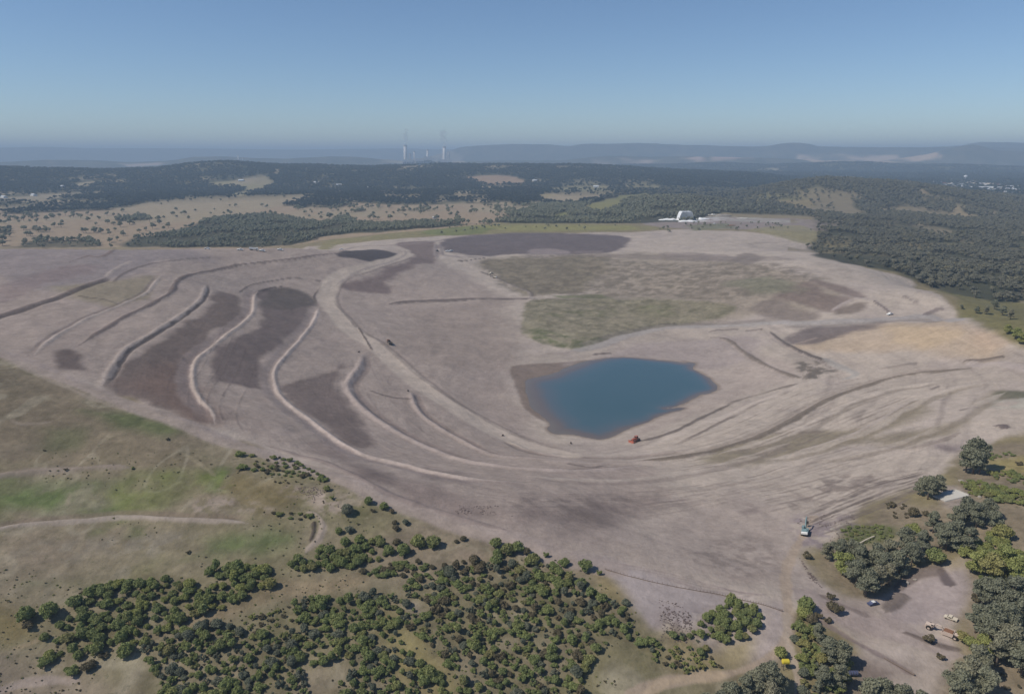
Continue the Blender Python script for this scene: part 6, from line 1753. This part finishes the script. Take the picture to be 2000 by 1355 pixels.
# pale rocks
def rock_mesh(seed):
    bm = bmesh.new(); bmesh.ops.create_icosphere(bm, subdivisions=2, radius=1); r = random.Random(seed)
    ph = [r.uniform(0, 6) for _ in range(3)]
    for v in bm.verts:
        c = v.co; k = 1 + .18 * math.sin(c.x * 3 + ph[0]) + .15 * math.sin(c.y * 4 + ph[1]) + .12 * math.sin(c.z * 5 + ph[2]); v.co = Vector((c.x * k, c.y * k * .8, c.z * k * .6))
    me = bpy.data.meshes.new('rock'); bm.to_mesh(me); bm.free(); me.materials.append(M['rock']); return me
RK = [rock_mesh(q) for q in range(3)]
for i, (px, py, s, lab) in enumerate([(1877,939,.9,'white rock below the tallest gum tree at the right edge'),(1913,971,.7,'white rock right of the concrete slab'),(1763,988,.5,'white rock among the scattered low scrub'),
    (1626,1034,.8,'pale rock on the dark rubble right of the excavator'),(1772,1138,.6,'pale rock on the shaded edge of the clearing'),(1787,1132,.5,'second pale rock on the edge of the clearing, right of the first'),
    (1688,1134,1.0,'large pale boulder between gums of the big clump')]):
    x, y, z = at(px, py); o = bpy.data.objects.new('rock', RK[i % 3]); COL.objects.link(o); o.location = (x, y, z + .1); o.scale = (s,) * 3
    tag(o, lab, 'rock', 'pale rocks around the clearing')
# clods and rubble that nobody could count
def rubble(name, polys, n, smin, smax, seed):
    r = np.random.default_rng(seed); V_, F_ = [], []
    base = np.array([v.co[:] for v in RK[0].vertices])[::1]
    bm = bmesh.new(); bmesh.ops.create_icosphere(bm, subdivisions=1, radius=1); B0 = np.array([v.co[:] for v in bm.verts]); Fc = [[v.index for v in q.verts] for q in bm.faces]; bm.free()
    for P in polys:
        W = np.array(poly_world(P)); x0, y0 = W.min(0); x1, y1 = W.max(0)
        xs = r.uniform(x0, x1, n * 4); yv = r.uniform(y0, y1, n * 4)
        ok = inside(xs, yv, W.tolist()) & (fbm(xs, yv, 10, 3, seed) > -.1)
        for x, y in list(zip(xs[ok], yv[ok]))[:n]:
            s = r.uniform(smin, smax) * r.uniform(.5, 1); o = len(V_)
            P_ = B0 * s * np.array([1, r.uniform(.6, 1), .6]) * r.uniform(.8, 1.2, (len(B0), 1)) + np.array([x, y, hxy(float(x), float(y)) + s * .2])
            V_ += P_.tolist(); F_ += [tuple(i + o for i in q) for q in Fc]
    me = bpy.data.meshes.new(name); me.from_pydata(V_, [], F_); me.materials.append(M['rock2'])
    o = bpy.data.objects.new(name, me); COL.objects.link(o); tag(o, kind='stuff')
M['rock2'] = simple('clods of soil', (104, 92, 88), 0.95, 0, 0.3, 1.0)
rubble('rubble', [B3(640,450, 760,420, 1000,410, 930,600, 760,590), A3(730,800, 900,785, 970,850, 900,880, 780,890), PX(1300,1195, 1400,1205, 1380,1260, 1290,1250), B2(480,360, 900,370, 950,430, 560,400), B3(700,640, 820,800, 900,860, 760,760), B2(1700,850, 1878,900, 1878,1060, 1720,1000), B1(1540,270, 1700,270, 1800,400, 1650,360)], 150, .12, .36, 3)

# ---------------------------------------------------------------- buildings
x, y, z = at(1340.5, 431)
t = thing('storage_shed', (x, y, z - .5), heading((1326, 431), (1355, 431)), 'big white shed with rounded shoulders on the white pad behind the pit', 'shed')
Wd = 26.0; Hh = 15.5
prof = [(-Wd / 2, 0), (-Wd / 2 + .6, 4), (-Wd / 2 + 2.2, 9.5), (-Wd / 2 + 4.0, 14.0), (-Wd / 2 + 5.6, 15.8), (-Wd / 2 + 7.5, Hh), (Wd / 2 - 6.5, Hh), (Wd / 2 - 4.4, 15.8), (Wd / 2 - 3.0, 14.2), (Wd / 2 - 1.2, 9), (Wd / 2, 0)]
mb = MB(); mb.prism(prof, 0, 16); mb.part('shell', M['white_roof'], t)
mb = MB(); [mb.prism([(a * 1.01, b * 1.006) for a, b in prof], q, q + .25) for q in (0.0, 5, 10, 15.8)]; mb.part('rib', M['white'], t)
mb = MB(); mb.box((-5.5, -.05, 2.6), (4.5, .12, 5.2)); mb.part('door', M['white'], t)
def mound(px, py, L, Wm, H, rz, lab, mat, seed, nm='stockpile'):
    x, y, z = at(px, py); bm = bmesh.new(); bmesh.ops.create_icosphere(bm, subdivisions=4, radius=1); r = random.Random(seed); p = [r.uniform(0, 6) for _ in range(4)]
    for v in bm.verts:
        c = v.co; hgt = max(c.z, -.1); k = 1 + .12 * math.sin(c.x * 6 + p[0]) + .1 * math.sin(c.y * 7 + p[1]); v.co = Vector((c.x * L / 2 * k, c.y * Wm / 2 * k, (hgt ** 1.2 if hgt > 0 else hgt) * H * (1 + .15 * math.sin(c.x * 9 + p[2]))))
    me = bpy.data.meshes.new(nm); bm.to_mesh(me); bm.free(); me.materials.append(mat); me.polygons.foreach_set('use_smooth', [True] * len(me.polygons))
    o = bpy.data.objects.new(nm, me); COL.objects.link(o); o.location = (x, y, z); o.rotation_euler.z = rz; tag(o, lab, 'stockpile', 'stockpiles in the yard')
mound(1308, 430, 34, 12, 3.0, 0, 'white stockpile sloping up to the left wall of the white shed', M['salt'], 1)
mound(1345, 433, 34, 10, 2.6, 0, 'white stockpile spread in front of the white shed', M['salt'], 2)
mound(1368, 429, 30, 12, 3.4, .1, 'white stockpile on the right of the white shed', M['salt'], 3)
mound(1392, 420, 16, 8, 2.2, 0, 'pale grey stockpile farther right of the white shed', M['conc'], 4)
mound(1412, 422, 30, 12, 3.5, .1, 'long grey-green stockpile in the yard', M['rock'], 5)
mound(1450, 427, 24, 8, 1.6, 0, 'low pale stockpile at the right of the yard', M['conc'], 6)
mound(1428, 441, 16, 5, 1.6, .3, 'brown earth heap in front of the yard stockpiles', M['rust'], 7)

def cottage(name, px, py, rz, lab, grp, size=(14, 9, 3), roof='roof_pale', wall='cream', cat='house'):
    x, y, z = at(px, py); L, D, H = size
    t = thing(name, (x, y, z - .3), rz, lab, cat, grp)
    MB().box((0, 0, H / 2), (L, D, H)).part('wall', M[wall], t)
    mb = MB(); mb.add([(-L / 2 - .5, -D / 2 - .5, H + .02), (L / 2 + .5, -D / 2 - .5, H + .02), (L / 2 + .5, D / 2 + .5, H + .02), (-L / 2 - .5, D / 2 + .5, H + .02), (-L / 2 - .5, 0, H + D * .26), (L / 2 + .5, 0, H + D * .26)],
        [(0, 1, 5, 4), (2, 3, 4, 5), (0, 4, 3), (1, 2, 5), (3, 2, 1, 0)]); mb.part('roof', M[roof], t)
    mb = MB(); [mb.box((q * L / 4, -D / 2 - .03, H * .55), (1.4, .08, 1.2)) for q in (-1, 0, 1)]; mb.part('window', M['glass'], t)
FARM = [(119,366,'white farmhouse in the left clearing below the wooded ridge'),(66,383,'pale farmhouse among trees at the far left'),(8,387,'pale farmhouse by the left frame edge'),
 (292,378,'white farmhouse on a small clearing left of centre'),(471,354,'white farmhouse on the bare hillside clearing'),(393,365,'small pale farmhouse at the left tip of the hillside clearing'),
 (618,358,'pale farmhouse below the ridge, left of the valley cluster'),(662,363,'white farmhouse in the valley, leftmost of the cluster'),(701,363,'white farmhouse in the middle of the valley cluster'),
 (723,366,'pale farmhouse at the right of the valley cluster'),(1045,354,'pale farmhouse in the woods right of centre'),(1164,366,'white farmhouse on the thin clearing right of centre'),
 (849,427,'small white shed on the paddock behind the pit'),(1608,347,'pale house on top of the grassy hill'),(1635,349,'second pale house on top of the grassy hill')]
for px, py, lab in FARM: cottage('farmhouse', px, py, random.uniform(-.6, .6), lab, 'scattered farmhouses', (18, 11, 4) if py < 400 else (7, 5, 3), 'roof_pale', 'white', 'farmhouse')
rt = np.random.default_rng(9); nT = 0; TW = [(1822,353),(1850,351),(1905,358),(1945,357),(1980,361),(1988,372),(1975,381),(1950,377),(1900,368),(1860,364),(1824,361)]
TWa = [tuple(map(float, p)) for p in TW]; taken = []
for k_ in range(4000):
    if nT >= 130: break
    q = (rt.uniform(1820, 1990), rt.uniform(350, 384))
    if not inside(np.array([q[0]]), np.array([q[1]]), TWa)[0]: continue
    if any(abs(q[0] - a) < 4.5 and abs(q[1] - b) < 1.2 for a, b in taken): continue
    taken.append(q)
    edge = 'western' if q[0] < 1860 else 'central' if q[0] < 1930 else 'eastern'
    rf = ['roof_pale', 'roof_pale', 'tile', 'roof_pale', 'cream'][rt.integers(0, 5)]
    nmr = {'roof_pale': 'pale metal', 'tile': 'red-brown tiled', 'cream': 'cream'}[rf]
    row = 'nearer' if q[1] > 367 else 'farther'
    cottage('town_house', q[0], q[1], rt.uniform(-.5, .5), f'{nmr} roofed house in the {row} rows, {edge} part of the distant town', 'houses of the distant town', (rt.uniform(14, 22), 11, 3.5), rf)
    nT += 1
# water tower
x, y, z = at(1885, 352)
dpx = FPX / math.hypot(x, y)
t = thing('water_tower', (x, y, z), 0, 'white water tower on a single stem above the distant town', 'water tower')
k_ = 5.5 / dpx
mb = MB(); mb.tube([(0, 0, -5), (0, 0, k_ * .9)], k_ * .13, 12); mb.part('stem', M['white'], t)
mb = MB(); mb.tube([(0, 0, k_ * .7), (0, 0, k_ * .95), (0, 0, k_ * 1.3), (0, 0, k_ * 1.42)], [k_ * .15, k_ * .48, k_ * .48, k_ * .12], 20); mb.part('tank', M['white_roof'], t)

# ---------------------------------------------------------------- power station, far away
def far_place(px, dist_):
    a = az_of(px); return dist_ * math.sin(a), dist_ * math.cos(a)
def z_at_pixel(py, dist_):
    return CAMZ + (300.2 - py) / FPX * math.cos(PITCH) ** 2 * dist_ / 1.0
def stack(px, ytop, rad, dist_, lab, nm='chimney', cat='chimney', grp='stacks of the far power station', flare=.8, mat='stackc'):
    x, y = far_place(px, dist_); zb = hxy(x, y) - 3; zt = z_at_pixel(ytop, dist_); H = zt - zb
    t = thing(nm, (x, y, zb), 0, lab, cat, grp)
    if nm == 'cooling_tower':
        P = [(0, 0, H * q) for q in (0, .2, .45, .7, .9, 1)]; Rr = [rad * k for k in (1.35, 1.12, .9, .82, .86, .9)]
        mb = MB(); mb.tube(P, Rr, 28); mb.part('shell', M[mat], t, True)
        mb = MB(); mb.tube([(0, 0, H * .985), (0, 0, H * 1.005)], rad * .93, 28); mb.part('rim', M['conc'], t)
    else:
        mb = MB(); mb.tube([(0, 0, 0), (0, 0, H * .5), (0, 0, H)], [rad * 1.25, rad, rad * flare], 20); mb.part('shaft', M[mat], t, True)
        mb = MB(); mb.tube([(0, 0, H * .96), (0, 0, H * 1.01)], rad * flare * 1.12, 20); mb.part('cap', M['conc'], t)
    return x, y, zt
M['stackc'] = simple('pale concrete stack', (214, 210, 206), 0.8, 0, 0.04, .02)
D = 6200
p1 = stack(792, 284, 15, D, 'tallest white stack at the left end of the power station', flare=.9)
stack(800.5, 300, 13, D, 'short broad cooling tower beside the tallest left stack', 'cooling_tower', 'cooling tower')
stack(809, 296, 9, D, 'slim grey chimney, third from the left of the station')
stack(835, 293, 9, D, 'slim chimney rising from the middle of the station')
p2 = stack(868, 287, 15, D, 'tall pale stack at the right end, left one of the pair')
p3 = stack(876.5, 298, 10, D, 'shorter cooling tower at the far right of the station', 'cooling_tower', 'cooling tower')
stack(464.5, 303, 5, 6200, 'thin white chimney above the left ridge, taller of two', grp='pair of chimneys above the left ridge')
stack(472.5, 307, 4.5, 6200, 'thin white chimney above the left ridge, shorter of two', grp='pair of chimneys above the left ridge')
def hall(px0, px1, ytop, lab, depth=60, step=None):
    x0, y0 = far_place(px0, D); x1, y1 = far_place(px1, D); zb = hxy((x0 + x1) / 2, (y0 + y1) / 2) - 2; H = z_at_pixel(ytop, D) - zb
    L = math.hypot(x1 - x0, y1 - y0)
    t = thing('power_station_hall', ((x0 + x1) / 2, (y0 + y1) / 2, zb), math.atan2(y1 - y0, x1 - x0), lab, 'power station', 'halls of the far power station')
    MB().box((0, 0, H / 2), (L, depth, H)).part('wall', M['stackc'], t)
    MB().box((0, 0, H + 1), (L * .98, depth * .96, 2)).part('roof', M['conc'], t)
    mb = MB(); [mb.box((-L / 2 + L * (q + .5) / 6, -depth / 2 - .4, H * .6), (L / 9, 1, H * .3)) for q in range(6)]; mb.part('louvre', M['steel'], t)
hall(812, 829, 310, 'low pale hall left of the central chimney')
hall(828, 843, 306.5, 'taller stepped hall around the central chimney')
hall(841, 850, 310, 'low pale hall right of the central chimney')
hall(854, 859.5, 310, 'small white block between the halls and the right stacks')
hall(786, 807, 312, 'low hall at the foot of the tall left stack')
hall(859, 882, 312, 'low hall at the foot of the right stacks')
# steam: soft closed clouds of thin vapour
def plume(p, h, r0, lab, lean_=0.1, dens=.009):
    g = NT('steam'); out = g.n('OutputMaterial'); v = g.n('VolumePrincipled'); v.inputs['Color'].default_value = (.95, .95, .97, 1); v.inputs['Density'].default_value = dens
    g.l(v.outputs[0], out.inputs['Volume'])
    mb = MB(); n = 9
    P = [(math.sin(k * .9) * 6 + lean_ * h * k / n, 0, h * k / n) for k in range(n + 1)]
    Rr = [r0 * (.45 + .9 * (k / n) + .18 * math.sin(k * 2.1)) * (1 if 0 < k < n else .5) for k in range(n + 1)]
    mb.tube(P, Rr, 14); o = mb.part('steam_plume', g.m); o.location = (p[0], p[1], p[2] + 4)
    tag(o, kind='stuff'); tag(o, lab, 'steam')
plume(p1, 125, 22, 'faint steam above the tallest left stack', dens=.009)
plume(p2, 130, 26, 'faint steam above the right pair of stacks', -.05, dens=.009)
HAZE_D = 0.000165
# ---------------------------------------------------------------- haze
HZ = True
if HZ:
    zb = float(Z.min()) - 30
    bm = bmesh.new(); bmesh.ops.create_cube(bm, size=1)
    me = bpy.data.meshes.new('haze'); bm.to_mesh(me); bm.free()
    hz = bpy.data.objects.new('haze', me); COL.objects.link(hz)
    top = float(Z.max()) + 15
    hz.scale = (62000, 62000, top - zb); hz.location = (0, 0, (top + zb) / 2)
    g = NT('haze'); out = g.n('OutputMaterial'); v = g.n('VolumePrincipled')
    v.inputs['Color'].default_value = (0.60, 0.79, 1.0, 1)
    v.inputs['Density'].default_value = HAZE_D
    v.inputs['Anisotropy'].default_value = 0.0
    g.l(v.outputs[0], out.inputs['Volume'])
    me.materials.append(g.m)
    tag(hz, kind='stuff')
